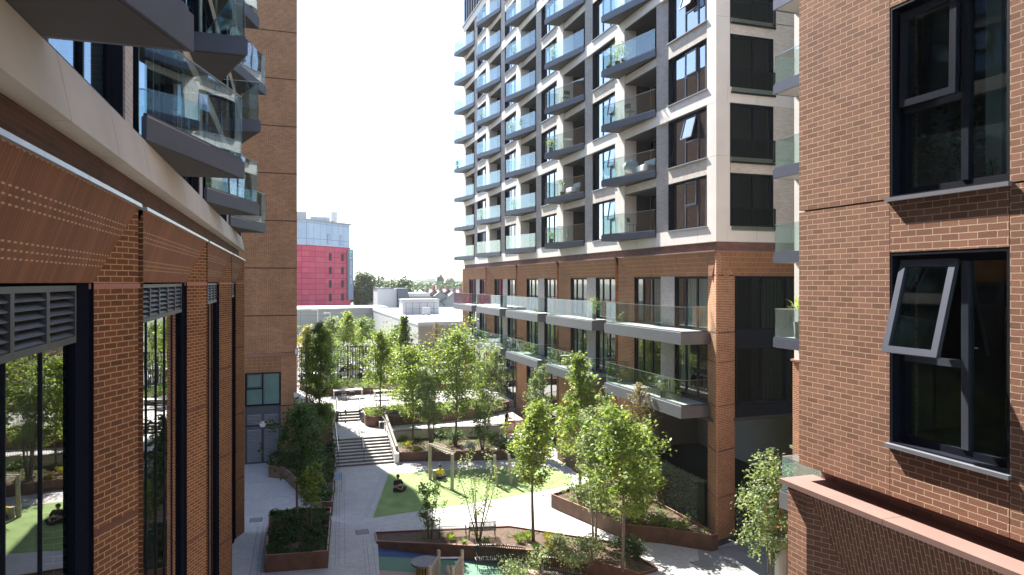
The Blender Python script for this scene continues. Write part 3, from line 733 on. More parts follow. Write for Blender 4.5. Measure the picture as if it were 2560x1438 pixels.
for k in range(5):
    a0 = SP[k] + (0.4 if k else 0); a1 = SP[k + 1]
    fascia(TB, FT, a0 + (0.06 if k == 0 else 0), a1, 0.42, PZ0, PZ1, M['brick_orange_far_v'], back=0.3)
    for i in range(4): flm.fbox(FT, a0 + (a1 - a0) * i / 4 + 0.01, a0 + (a1 - a0) * (i + 1) / 4 - 0.01, -0.3, 0.06, PZ1, PZ1 + 0.05)
    FP = F2((TX + 0.42, 0), (0, 1), (-1, 0))
    w0 = a0 + (1.2 if k == 0 else 0.75); w1 = a1 - 1.1
    gp = 1.3; mid0 = w0 + (w1 - w0 - gp) * 0.5; mid1 = mid0 + gp
    for lvl, (z0, z1) in enumerate(((CH - 5.55, CH - 2.86), (CH - 2.26, PZ0))):
        MB().fbox(FP, mid0, mid1, -0.5, 0.02, z0, z1).build('grey_brick_pier', M['brick_grey'], TB)
        for j, (q0, q1) in enumerate(((w0, mid0), (mid1, w1))):
            cu = None
            if lvl == 1: cu = [(q0 + 0.1, q0 + 1.0 + rng.random() * 0.7, z0 + 0.1, 'curtain' if k < 3 and rng.random() < 0.7 else 'curtain_red')] if (k > 0 or j == 1) else [(q0 + 0.2, q1 - 0.6, z0 + 0.1, 'blind')]
            elif rng.random() < 0.4: cu = [(q1 - 0.9, q1 - 0.2, z0 + 0.1, 'blind')]
            window(TB, FP, q0, q1, z0, z1, 0.1, [q0 + (q1 - q0) * 0.36, q0 + (q1 - q0) * 0.7], 'glass_win', sill=False, curt=cu, mulm='navy', fw=0.09)
    for (z0, z1) in ((CH - 6.15, CH - 5.56), (CH - 2.85, CH - 2.27)):
        MB().fbox(FP, w0 - 0.3, w1 + 0.3, -0.6, -0.02, z0, z1).build('floor_edge', M['slate'], TB)
    MB().fbox(FP, w0 - 0.6, w1 + 0.6, -2.3, -1.9, CH - 6.15, PZ0).build('room_back', M['core'], TB)
    if k >= 2:
        window(TB, FP, w0, w1, 1.5, CH - 6.16, 0.12, [w0 + (w1 - w0) * i / 4 for i in (1, 2, 3)], 'glass_win', sill=False, mulm='navy', fw=0.1)
        MB().fbox(FP, w0 - 0.6, w1 + 0.6, -2.3, -1.9, 0, CH - 6.15).build('room_back', M['core'], TB)
    # decks
    dk0 = SP[k] + 0.85 if k == 0 else SP[k] + 0.9; dk1 = SP[k + 1] - 0.75
    balc = []
    for zt in (CH - 2.29, CH - 5.6):
        balcony(TB, FT, [(dk0, -0.3), (dk0, 1.25), (dk1, 1.25), (dk1, -0.3)], zt - 0.54, 0.54, 1.17, (0, 1, 2), name='terrace_deck', inset=0.08, pw=1.5, soff='soffit')
flm.build('flashing', M['coping'], TB)
MB().box(TX + 0.1, 30, 26.2, 71, CH - 6.3, CH - 6.16).build('podium_ceiling', M['soffit'], TB)
# podium side face
fixn(MB().prism([(24.8, 25.84), (26.4, 25.84), (26.4, 27), (24.8, 27)], 0, PZ1).build('side_pier', M['brick_orange_far'], TB))
fascia(TB, FS, TX + 0.06, 26.4, 0.4, PZ0, PZ1, M['brick_orange_far_v'], back=0.3)
fl3 = MB()
for i in range(4): fl3.fbox(FS, TX + 2 * i + 0.01, TX + 2 * i + 1.99, -0.3, 0.06, PZ1, PZ1 + 0.05)
fl3.build('flashing', M['coping'], TB)
FS2 = F2((0, 26.24), (1, 0), (0, -1))
for (z0, z1) in ((CH - 5.6, CH - 2.95), (CH - 2.26, PZ0)):
    window(TB, FS2, 19.4, 24.8, z0, z1, 0.15, [20.9, 22.3], 'glass_dark', sill=False, curt=[(20.95, 22.2, z0 + 0.1, 'blind_dark'), (22.5, 24.6, z0 + 0.1, 'blind_dark')], mulm='navy', fw=0.1)
for (z0, z1) in ((CH - 6.2, CH - 5.6), (CH - 2.95, CH - 2.26)):
    MB().fbox(FS2, 19.4, 24.8, -0.5, -0.05, z0, z1).build('floor_edge', M['navy'], TB)
MB().box(19.5, 28, 28.0, 28.2, CH - 6.2, PZ0).build('room_back', M['core'], TB)
# undercroft walls
uc = MB(); uc.box(28.3, 28.6, 18, 43.3, 0, CH - 6.3); uc.box(TX + 2.2, 28.3, 43.0, 43.3, 0, CH - 6.3); uc.build('undercroft_wall', M['white_wall'], TB)
MB().box(TX + 0.42, TX + 2.2, 41.2, 44.3, 0, CH - 6.3).build('undercroft_pier', M['brick_orange_far'], TB)
MB().box(TX + 0.1, TX + 0.9, 33.9, 36.4, 0, CH - 6.3).build('undercroft_pier', M['brick_orange_far'], TB)

# ================================================================== SECOND BLOCK BEYOND THE NEAR RIGHT WALL
EB = thing('neighbour_block', 'white block half hidden behind the near brick wall with stacked glass balconies', 'building', (18, 16, 0))
MB().box(18.05, 30, 5, 20.95, CH - 2.9, 31).build('wall', M['cream'], EB)
MB().box(18.0, 30, 5, 20.98, 0, CH - 2.95).build('brick_wall', M['brick_orange_far'], EB)
MB().box(17.93, 30, 5, 21.02, CH - 2.95, CH - 2.88).build('ledge', M['terra'], EB)
FEb = F2((18.05, 0), (0, 1), (-1, 0))
for i in range(-1, 6):
    zb = CH - 2.4 + 3.1 * i
    if i >= 0:
        balcony(EB, FEb, [(15.5, 0), (15.5, 1.0), (20.9, 1.0), (20.9, 0.0)], zb, 0.34, 1.08, (1, 2), soff='soffit_light', pw=1.2)
balcony(EB, FEb, [(12.5, 0), (12.5, 3.7), (17.3, 3.7), (17.3, 0)], CH - 6.9, 0.5, 1.08, (1, 2), name='terrace_deck', pw=1.4)

# ================================================================== NEAR RIGHT BUILDING
NX = 7.03
FN = F2((NX, 0), (0, 1), (-1, 0))
NB = thing('brick_block', 'near red brick block on the right with dark framed windows and a pink stone ledge', 'building', (NX, 4, 0))
NT = 24.0; Yc = 8.06; ya, yb = 5.04, 6.5
zl = CH - 2.62; zj = CH + 1.01
NB1 = MB()
NB1.box(NX, NX + 0.45, yb + 0.004, Yc, zl, zj - 0.012); NB1.box(NX, NX + 0.45, yb + 0.004, Yc, zj + 0.012, NT)
NB1.box(NX, NX + 0.45, -4, ya - 0.004, zl, zj - 0.012); NB1.box(NX, NX + 0.45, -4, ya - 0.004, zj + 0.012, NT)
NB1.box(NX + 0.45, 14, Yc - 0.3, Yc, zl, NT)
NB1.build('wall', M['brick_red'], NB)
for (z0, z1) in ((zl, CH - 1.99), (CH + 0.36, CH + 0.99), (CH + 3.36, NT)):
    MB().box(NX, NX + 0.45, ya + 0.004, yb - 0.004, z0, z1).build('panel_wall', M['brick_red_big'], NB)
MB().box(NX + 0.06, NX + 0.4, -4, Yc - 0.05, zj - 0.02, zj + 0.02).build('joint', M['gap'], NB)
jv = MB(); jv.box(NX + 0.04, NX + 0.4, ya - 0.006, ya + 0.006, zl, NT); jv.box(NX + 0.04, NX + 0.4, yb - 0.006, yb + 0.006, zl, NT); jv.build('joint', M['gap'], NB)
msh = 5.62
for (z0, z1, ang, up) in ((CH - 1.97, CH + 0.35, 0.27, 0), (CH + 1.03, CH + 3.35, 0.02, 1)):
    tz = z0 + 1.05
    w = window(NB, FN, ya, yb, z0, z1, 0.13, [msh], 'glass_near', opener=(msh + 0.05, yb - 0.1, tz + 0.03, z1 - 0.1, ang), trans=[(msh, yb - 0.06, tz)], fw=0.085, mulm='sash_navy' if up else 'slate', sillp=0.06,  # same frame on both; the lower one's paler slate imitates sunlit gloss
               curt=[(ya + 0.1, msh - 0.05, z0 + 0.12, 'blind')] if up else None)
# inside of the flats behind the two windows
rm = MB()
for z0 in (CH - 2.2, CH + 0.8):
    rm.box(NX + 0.45, NX + 3.6, ya - 2.2, ya - 2.1, z0, z0 + 2.9); rm.box(NX + 0.45, NX + 3.6, yb + 1.2, yb + 1.3, z0, z0 + 2.9)
    rm.box(NX + 3.6, NX + 3.7, ya - 2.2, yb + 1.3, z0, z0 + 2.9); rm.box(NX + 0.45, NX + 3.6, ya - 2.2, yb + 1.3, z0 + 2.75, z0 + 2.9); rm.box(NX + 0.45, NX + 3.6, ya - 2.2, yb + 1.3, z0 - 0.05, z0)
rm.build('interior_wall', M['interior_light'], NB)
dd = MB(); dd.box(NX + 3.5, NX + 3.59, 4.6, 5.5, CH - 2.2, CH - 0.1); dd.build('interior_door', M['curtain'], NB)
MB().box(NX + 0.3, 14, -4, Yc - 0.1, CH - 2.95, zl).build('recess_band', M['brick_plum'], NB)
cp = MB(); yy = -4.0
cuts = [-4, -1.4, 0.6, 2.6, 4.55, 6.35, Yc + 0.09]
for i in range(len(cuts) - 1): cp.box(NX - 0.28, NX + 0.32, cuts[i] + 0.004, cuts[i + 1] - 0.004, CH - 2.9, CH - 2.83)
cp.build('coping', M['coping'], NB)
LX = NX - 0.18
FNl = F2((LX, 0), (0, 1), (-1, 0))
fixn(MB().prism([(LX, Yc + 0.02), (LX, Yc - 0.35), (LX + 0.42, Yc - 1.1), (LX + 0.9, Yc - 1.1), (LX + 0.9, Yc + 0.02)], 0, CH - 2.9).build('corner_pier', M['brick_red'], NB))
fascia(NB, FNl, -4, Yc - 0.3, 0.42, CH - 4.6, CH - 2.9, M['brick_red_v'])
MB().box(NX, 14, -4, Yc, 0, CH - 4.6).build('lower_wall', M['brick_red'], NB)
MB().box(NX + 3.7, 14, -4, Yc - 0.3, CH - 2.6, NT).build('core', M['core'], NB)
MB().box(NX + 0.45, NX + 3.7, -4, Yc - 0.3, CH + 3.8, NT).build('core', M['core'], NB)
# ================================================================== GROUND, PAVING, STEPS
def flat(name, pts, z, mat):
    m = MB(); m.quad(*[(p[0], p[1], z) for p in pts]); return m.build(name, mat)
g = MB(); g.quad((-1500, -200, -0.9), (3500, -200, -0.9), (3500, 5500, -0.9), (-1500, 5500, -0.9))
struct(g.build('ground', plain('far_ground', (0.09, 0.11, 0.06), 0.95, var=0.3, scale=0.02)))
# the sunken play court is a hole in the paving: paving slabs around it
PY = [at(937, 1333)[:2], at(940, 1357)[:2], at(948, 1438)[:2]]
px0 = 3.75
pv = MB()
hole = [(3.9, 30.9), (3.55, 27.6), (3.0, 22.0), (14.2, 22.0), (13.4, 24.2), (11.3, 27.1), (7.8, 29.05)]
pv.prism([(-14, -10), (2.9, -10), (3.0, 22.0), (3.55, 27.6), (3.9, 30.9), (3.9, 45), (-14, 45), ], -0.8, 0.0)
pv.prism([(-14, 45), (3.2, 45), (3.2, 54), (-14, 54)], -0.8, 0.0)
pv.prism([(3.9, 30.9), (7.8, 29.05), (11.3, 27.1), (13.4, 24.2), (14.2, 22.0), (45, 22.0), (45, 45), (3.9, 45)], -0.8, 0.0)
pv.prism([(2.9, -10), (45, -10), (45, 22.0), (3.0, 22.0)], -0.8, 0.0)
for f in (0,): pass
struct(fixn(pv.build('pavement', M['paver'])))
struct(flat('undercroft_floor', [(18.3, 26.1), (28.3, 26.1), (28.3, 43), (18.3, 43)], 0.006, M['floor_dark']))
struct(flat('passage_floor', [(14.6, 21.5), (17.0, 25.7), (30, 25.9), (30, 8), (11.5, 8), (11.5, 20)], 0.005, plain('grey_flags', (0.27, 0.27, 0.27), 0.8, var=0.08)))
def sl_(x): return -0.55 if x >= 8 else -0.13 - 0.42 * (x - 3.4) / 4.6
def slope(name, pts, dz, mat):
    m = MB(); m.quad(*[(p[0], p[1], sl_(p[0]) + dz) for p in pts]); struct(m.build(name, mat))
slope('court_floor', [(2.9, 20), (8, 20), (8, 31.2), (2.9, 31.2)], 0, M['pink_pour']); slope('court_floor', [(8, 20), (16, 20), (16, 31.2), (8, 31.2)], 0, M['pink_pour'])
slope('blue_surface', [(3.3, 31.2), (3.4, 29.9), (8, 28.9), (8, 31.2)], 0.006, M['blue_pour'])
slope('green_surface', [(3.4, 29.896), (3.1, 28.5), (8, 27.2), (8, 28.896)], 0.006, M['green_pour'])
slope('green_surface', [(8, 28.9), (8, 27.2), (9.2, 27.1), (10.2, 28.2)], 0.006, M['green_pour'])
# dark edging lines of the paving beside the play court and lawn
LW = [at(932, 1295)[:2], at(972, 1184)[:2], at(1200, 1172)[:2], at(1385, 1171)[:2], at(1428, 1194)[:2], at(1424, 1214)[:2], at(1240, 1249)[:2]]
lawn = MB(); lawn.quad(*[(x, y, 0.008) for x, y in reversed(LW)]); struct(lawn.build('lawn', M['turf']))
ed = MB()
for (p, q) in ((LW[0], LW[1]),):
    d = (Vector(q) - Vector(p)).normalized(); n = Vector((-d.y, d.x))
    for o in (0.06, 0.3, 0.45):
        a = Vector(p) + n * o; b = Vector(q) + n * o; t = n * 0.02
        ed.quad((a.x, a.y, 0.004), (b.x, b.y, 0.004), ((b + t).x, (b + t).y, 0.004), ((a + t).x, (a + t).y, 0.004))
for x in (3.7, 3.45, 3.3):
    ed.quad((x - 0.4, 26, 0.004), (x, 31.5, 0.004), (x + 0.02, 31.5, 0.004), (x - 0.38, 26, 0.004))
for x in (1.9, 2.05, 2.3):
    ed.quad((x, 29, 0.004), (x + 1.1, 43.5, 0.004), (x + 1.12, 43.5, 0.004), (x + 0.02, 29, 0.004))
for x in (-1.0, -1.15, -1.4):
    ed.quad((x, 28, 0.004), (x + 0.03, 28, 0.004), (x + 0.13, 34.8, 0.004), (x + 0.1, 34.8, 0.004))
struct(ed.build('paving_edging', M['edging']))
# landing z 1.2, terrace z 1.8
LZ, TZc = 1.2, 1.8
ld = MB()
ld.prism([(3.0, 47.3), (6.75, 47.3), (6.75, 48.3), (17.2, 48.3), (17.6, 60), (5.8, 60), (5.8, 52.8), (3.3, 52.8)], -0.8, LZ)
struct(fixn(ld.build('landing', M['paver'])))
tr = MB(); tr.prism([(-6, 54.0), (18.0, 54.0), (18.0, 66.4), (-6, 66.4)], -0.8, TZc); struct(fixn(tr.build('terrace', M['paver'])))
# far street level beyond the fence
fs = MB(); fs.box(-200, 400, 66.4, 900, -0.85, 1.3); struct(fs.build('road', M['asphalt']))
def steps(name, label, x0, x1, y0, n, rise, tread, z0, x1b=None):
    t = thing(name, label, 'steps', ((x0 + x1) / 2, y0, z0))
    for i in range(n):
        ya = y0 + tread * i; za = z0 + rise * (i + 1)
        m = MB(); m.box(x0, x1, ya + 0.012, y0 + tread * n, z0 + rise * i - (0.0 if i else 0.3), za - 0.035); m.build('riser', M['step_dark'], t)
        m = MB(); m.box(x0 - 0.01, x1 + 0.01, ya - 0.01, ya + tread + (0.02 if i < n - 1 else 0.0), za - 0.034, za + 0.001); m.build('tread', M['step'], t)
    return t
steps('lower_steps', 'wide flight of pale stone steps rising from the paved court beside the lawn', 3.05, 6.62, 44.35, 9, LZ / 9, 0.33, 0)
steps('upper_steps', 'narrow flight of four pale steps up to the fenced terrace', 3.77, 5.3, 52.7, 4, 0.15, 0.33, LZ)
steps('side_steps', 'short flight of steps under the leaning orange and white barrier', 14.3, 16.9, 43.1, 5, 0.2, 0.36, 0)
sl = MB(); sl.prism([(14.3, 44.9), (17.3, 44.9), (17.3, 48.3), (14.3, 48.3)], -0.5, 1.0); struct(fixn(sl.build('side_landing', M['concrete'])))
# walls of the ramp and stair
rw = thing('ramp_wall', 'low curving white wall along the ramp behind the lawn planter', 'wall', (10, 48, 0))
m = MB(); P_ = [(6.9, 48.0), (10.5, 48.0), (13.0, 47.3), (14.4, 46.6), (15.6, 46.9), (17.3, 47.6)]
for i in range(len(P_) - 1): m.prism([P_[i], P_[i + 1], (P_[i + 1][0], P_[i + 1][1] + 0.25), (P_[i][0], P_[i][1] + 0.25)], 0, 1.22 + 0.07 * i)
fixn(m.build('wall_face', M['white_wall'], rw))
m = MB()
for i in range(len(P_) - 1): m.prism([(P_[i][0], P_[i][1] - 0.04), (P_[i + 1][0], P_[i + 1][1] - 0.04), (P_[i + 1][0], P_[i + 1][1] + 0.28), (P_[i][0], P_[i][1] + 0.28)], 1.22 + 0.07 * i, 1.27 + 0.07 * i)
fixn(m.build('wall_coping', M['step_dark'], rw))
sw = thing('stair_wall', 'sloping grey slab wall with white end beside the wide steps', 'wall', (6.75, 44.4, 0))
m = MB(); m.hexa([(6.64, 44.1, 0), (6.92, 44.1, 0), (6.92, 49.2, 0), (6.64, 49.2, 0), (6.64, 44.1, 0.62), (6.92, 44.1, 0.62), (6.92, 49.2, 1.6), (6.64, 49.2, 1.6)]); fixn(m.build('wall_face', M['white_wall'], sw))
m = MB(); m.hexa([(6.78, 44.6, 0.55), (6.93, 44.6, 0.55), (6.93, 51.0, 1.2), (6.78, 51.0, 1.2), (6.78, 44.6, 1.0), (6.93, 44.6, 1.0), (6.93, 51.0, 2.35), (6.78, 51.0, 2.35)])
m.build('bronze_panel', plain('bronze_panel', (0.13, 0.12, 0.09), 0.6), sw)
# ------------------------------------------------------------------ railings
def railing(label, pts, h=1.05, bars=0.0, posts=1.2, name='handrail', cat='railing', mat='rail_metal', group=None, top=0.022):
    t = thing(name, label, cat, pts[0], group)
    m = MB(); m.tube([(p[0], p[1], p[2] + h) for p in pts], top, 6); m.build('top_rail', M['steel'] if bars == 0 else M[mat], t)
    pm, bm2 = MB(), MB()
    for i in range(len(pts) - 1):
        a, b = Vector(pts[i]), Vector(pts[i + 1]); L = (b - a).length
        n = max(1, int(round(L / posts)))
        for k in range(n + 1):
            q = a + (b - a) * k / n; pm = MB(); pm.bar(q, q + Vector((0, 0, h)), 0.035, 0.035); pm.build('post', M[mat], t)
        if bars:
            n = int(L / bars)
            for k in range(n):
                q = a + (b - a) * (k + 0.5) / n; bm2.bar(q + Vector((0, 0, 0.08)), q + Vector((0, 0, h)), 0.012, 0.012)
    if bars:
        o = bm2.build('bars', M[mat], t); o['kind'] = 'stuff'
    return t
railing('handrail down the left edge of the wide steps', [(3.15, 44.3, 0.1), (3.15, 47.3, LZ), (3.15, 48.0, LZ)], 0.95)
railing('handrail down the middle of the wide steps', [(4.75, 44.6, 0.1), (4.75, 47.3, LZ), (4.75, 48.2, LZ)], 0.95)
railing('handrail beside the sloping slab wall at the right of the wide steps', [(6.5, 44.3, 0.1), (6.5, 47.3, LZ), (6.5, 49.0, LZ)], 0.95)
railing('handrail at the left of the four upper steps', [(3.7, 52.4, LZ), (3.7, 54.0, TZc), (3.7, 54.6, TZc)], 0.95)
railing('handrail at the right of the four upper steps', [(5.4, 52.4, LZ), (5.4, 54.0, TZc), (5.4, 54.6, TZc)], 0.95)
railing('thin railing along the front of the upper terrace', [(5.5, 54.3, TZc), (10.5, 54.3, TZc)], 1.0, 0.0, 1.25)
railing('thin barred railing along the ramp above the white wall', [(7.2, 48.2, LZ), (13.0, 47.5, 1.35), (14.4, 46.8, 1.45), (17.2, 47.7, 1.5)], 1.0, 0.13, 1.6)
railing('thin barred railing between the ramp and the tall glazing', [(11.8, 55.0, 1.9), (17.4, 51.4, 1.7)], 1.0, 0.13, 1.6)
railing('handrail on the short side steps by the barrier', [(14.2, 43.0, 0.05), (14.2, 45.2, 1.0)], 0.95)
# ------------------------------------------------------------------ corten planters
def planter(label, pts, h, z0=0.0, soil=0.12, name='planter', wall=0.05, sides=None, skirt=0.0):
    """open steel box: each wall is a plate, soil inside"""
    cx = sum(p[0] for p in pts) / len(pts); cy = sum(p[1] for p in pts) / len(pts)
    t = thing(name, label, 'planter', (cx, cy, z0))
    # orientation
    A = sum(pts[i][0] * pts[(i + 1) % len(pts)][1] - pts[(i + 1) % len(pts)][0] * pts[i][1] for i in range(len(pts)))
    q = pts if A > 0 else list(reversed(pts))
    n = len(q); inn = []
    for i in range(n):
        p0, p1, p2 = Vector(q[i - 1]), Vector(q[i]), Vector(q[(i + 1) % n])
        d1 = (p1 - p0).normalized(); d2 = (p2 - p1).normalized()
        n1 = Vector((-d1.y, d1.x)); n2 = Vector((-d2.y, d2.x)); b = (n1 + n2); b = b / max(0.3, b.dot(n1))
        inn.append(p1 + b * wall)
    m = MB()
    for i in range(n):
        j = (i + 1) % n
        m.prism([q[i], q[j], inn[j], inn[i]], z0 - skirt, z0 + h)
    fixn(m.build('steel_wall', M['corten'], t))
    # folded top lip
    m = MB(); 
    for i in range(n):
        j = (i + 1) % n; c_ = Vector((cx, cy))
        m.prism([Vector(q[i]) + (Vector(q[i]) - c_).normalized() * 0.008, Vector(q[j]) + (Vector(q[j]) - c_).normalized() * 0.008, inn[j], inn[i]], z0 + h, z0 + h + 0.012)
    fixn(m.build('lip', M['terra'], t))
    m = MB(); m.prism([(p.x, p.y) for p in inn], z0 + h - soil - 0.2, z0 + h - soil); fixn(m.build('soil', M['soil'], t))
    return t, q, z0 + h - soil
PLN = {}
PLN['near'] = planter('dark steel planter full of low greenery, nearest of those on the left path', [(-0.79, 29.2), (1.63, 28.9), (2.1, 34.4), (0.6, 34.8), (-0.78, 34.7)], 0.7)
PLN['bank'] = planter('long tapering steel planter climbing beside the left edge of the steps', [(-1.0, 43.4), (-0.1, 42.7), (0.9, 38.5), (1.7, 35.4), (2.2, 35.3), (3.0, 44.2), (2.95, 47), (-1.0, 46.5)], 0.7)
PLN['bank2'] = planter('steel planter on the landing left of the upper steps, full of dark shrubs', [(1.0, 47.2), (2.95, 47.3), (3.2, 50.0), (3.55, 52.9), (3.6, 57), (0.9, 57)], 1.1, LZ - 0.4)
PLN['court'] = planter('low wedge of bark mulch with a rusty steel edge above the play court', [(3.9, 32.1), (3.85, 30.95), (7.8, 29.1), (11.3, 27.15), (13.4, 24.2), (14.3, 24.4), (13.95, 27.5), (10.1, 30.9)], 0.1, 0.0, 0.06, skirt=0.0)
m = MB(); pp = [(3.85, 30.94), (7.8, 29.09), (11.3, 27.14), (13.4, 24.19)]
rt = thing('retaining_wall', 'rusty steel wall dropping into the sunken play court', 'wall', (8, 29, -0.55))
for i in range(3):
    a, b = pp[i], pp[i + 1]
    m = MB(); m.prism([a, b, (b[0] - 0.02, b[1] - 0.05), (a[0] - 0.02, a[1] - 0.05)], -0.55, 0.11); fixn(m.build('steel_plate', M['corten'], rt))
PLN['wedge'] = planter('waist-high rusty steel planter with a zigzag front, pressed against the corner brick pier', [(13.05, 33.0), (14.6, 27.8), (16.1, 26.8), (17.55, 25.4), (17.9, 25.5), (17.4, 35.2), (14.8, 33.8)], 0.7)
PLN['lawn'] = planter('long brown steel planter between the lawn path and the white ramp wall', [(6.95, 44.5), (13.9, 42.7), (14.15, 45.6), (13.0, 47.2), (10.5, 47.9), (6.95, 47.9)], 0.62, 0, 0.08)
PLN['ramp'] = planter('raised brown steel planter of grasses between the ramp and the terrace railing', [(5.5, 50.7), (6.0, 50.0), (11.4, 50.3), (14.0, 50.9), (17.3, 53), (17.3, 54.0), (5.5, 53.9)], 0.75, LZ, 0.08)
PLN['fence'] = planter('brown steel planter along the foot of the tall black fence', [(2.4, 61.2), (17.6, 61.6), (17.6, 66), (1.2, 66)], 0.55, TZc, 0.08)
PLN['side'] = planter('dark steel box planter against the brick pier right of the side steps', [(17.0, 41.9), (17.9, 40.2), (17.95, 36), (16.9, 38.4)], 0.8, 0, 0.1)
PLN['pot'] = planter('square rusty tree pot in the passage below the near brick wall', [(15.7, 19.4), (17.1, 19.4), (17.1, 20.9), (15.7, 20.9)], 0.5, 0, 0.1)
# ------------------------------------------------------------------ fence
fe = thing('metal_fence', 'tall black fence of irregular vertical bars along the back of the terrace', 'fence', (9, 66.1, TZc))
rng2 = random.Random(11)
m = MB(); x = 0.7; cnt = 0; rest = MB()
xs = []
while x < 18.0:
    xs.append(x); x += 0.125 + rng2.random() * 0.05
for i, x in enumerate(xs):
    w_ = rng2.choice((0.04, 0.06, 0.09)); hh = 3.35 + rng2.random() * 0.06
    if i < 99:
        MB().box(x, x + w_, 66.08, 66.08 + 0.04, TZc + 0.5, TZc + 0.5 + hh).build('fence_bar', M['black_metal'], fe)
    else: rest.box(x, x + w_, 66.08, 66.08 + 0.04, TZc + 0.5, TZc + 0.5 + hh)
if rest.v: rest.build('fence_bar', M['black_metal'], fe, kind='stuff')
for z in (TZc + 0.62, TZc + 2.1, TZc + 3.75): MB().box(0.68, 18.0, 66.125, 66.165, z, z + 0.05).build('fence_rail', M['black_metal'], fe)

for i, (px, py, lab) in enumerate(((1750, 1410, 'square metal drain cover in the sunlit paving before the corner pier'), (905, 1330, 'square metal drain cover in the shaded paving left of the mulch bed'), (640, 1300, 'square metal drain cover on the shaded left path'))):
    q = at(px, py); t = thing('drain_cover', lab, 'drain cover', (q[0], q[1], 0))
    MB().box(q[0] - .3, q[0] + .3, q[1] - .3, q[1] + .3, 0.001, 0.008).build('frame', M['step_dark'], t)
    MB().box(q[0] - .26, q[0] + .26, q[1] - .26, q[1] + .26, 0.008, 0.012).build('lid', M['edging'], t)
# ================================================================== TREES AND PLANTS
def mesh_quads(name, V, mat, parent):
    """V: (n,4,3) array of leaf quads"""
    n = len(V); me = bpy.data.meshes.new(name)
    me.vertices.add(n * 4); me.vertices.foreach_set('co', V.reshape(-1).astype(np.float32))
    me.loops.add(n * 4); me.loops.foreach_set('vertex_index', np.arange(n * 4, dtype=np.int32))
    me.polygons.add(n); me.polygons.foreach_set('loop_start', np.arange(0, n * 4, 4, dtype=np.int32))
    try: me.polygons.foreach_set('loop_total', np.full(n, 4, dtype=np.int32))
    except Exception: pass
    me.update(calc_edges=True); me.materials.append(mat)
    o = bpy.data.objects.new(name, me); COL.objects.link(o)
    if parent: o.parent = parent; OFF[o.name] = OFF.get(parent.name, Vector((0, 0, 0)))
    return o
def leaves(C, rg, size, wide=0.62, droop=0.25):
    """leaf diamonds at centres C"""
    n = len(C)
    az = rg.uniform(0, 2 * np.pi, n); el = rg.normal(-droop, 0.45, n)
    d = np.stack([np.cos(az) * np.cos(el), np.sin(az) * np.cos(el), np.sin(el)], 1)
    up = np.tile([0, 0, 1.0], (n, 1)) + rg.normal(0, 0.5, (n, 3))
    s = np.cross(d, up); s /= np.linalg.norm(s, axis=1, keepdims=True) + 1e-9
    L = (size * rg.uniform(0.6, 1.35, n))[:, None]; W = L * wide
    nn = np.cross(s, d)
    a = C - d * L * 0.5; b = C + s * W * 0.5 + nn * L * 0.08; c = C + d * L * 0.5; e = C - s * W * 0.5 + nn * L * 0.08
    return np.stack([a, b, c, e], 1)
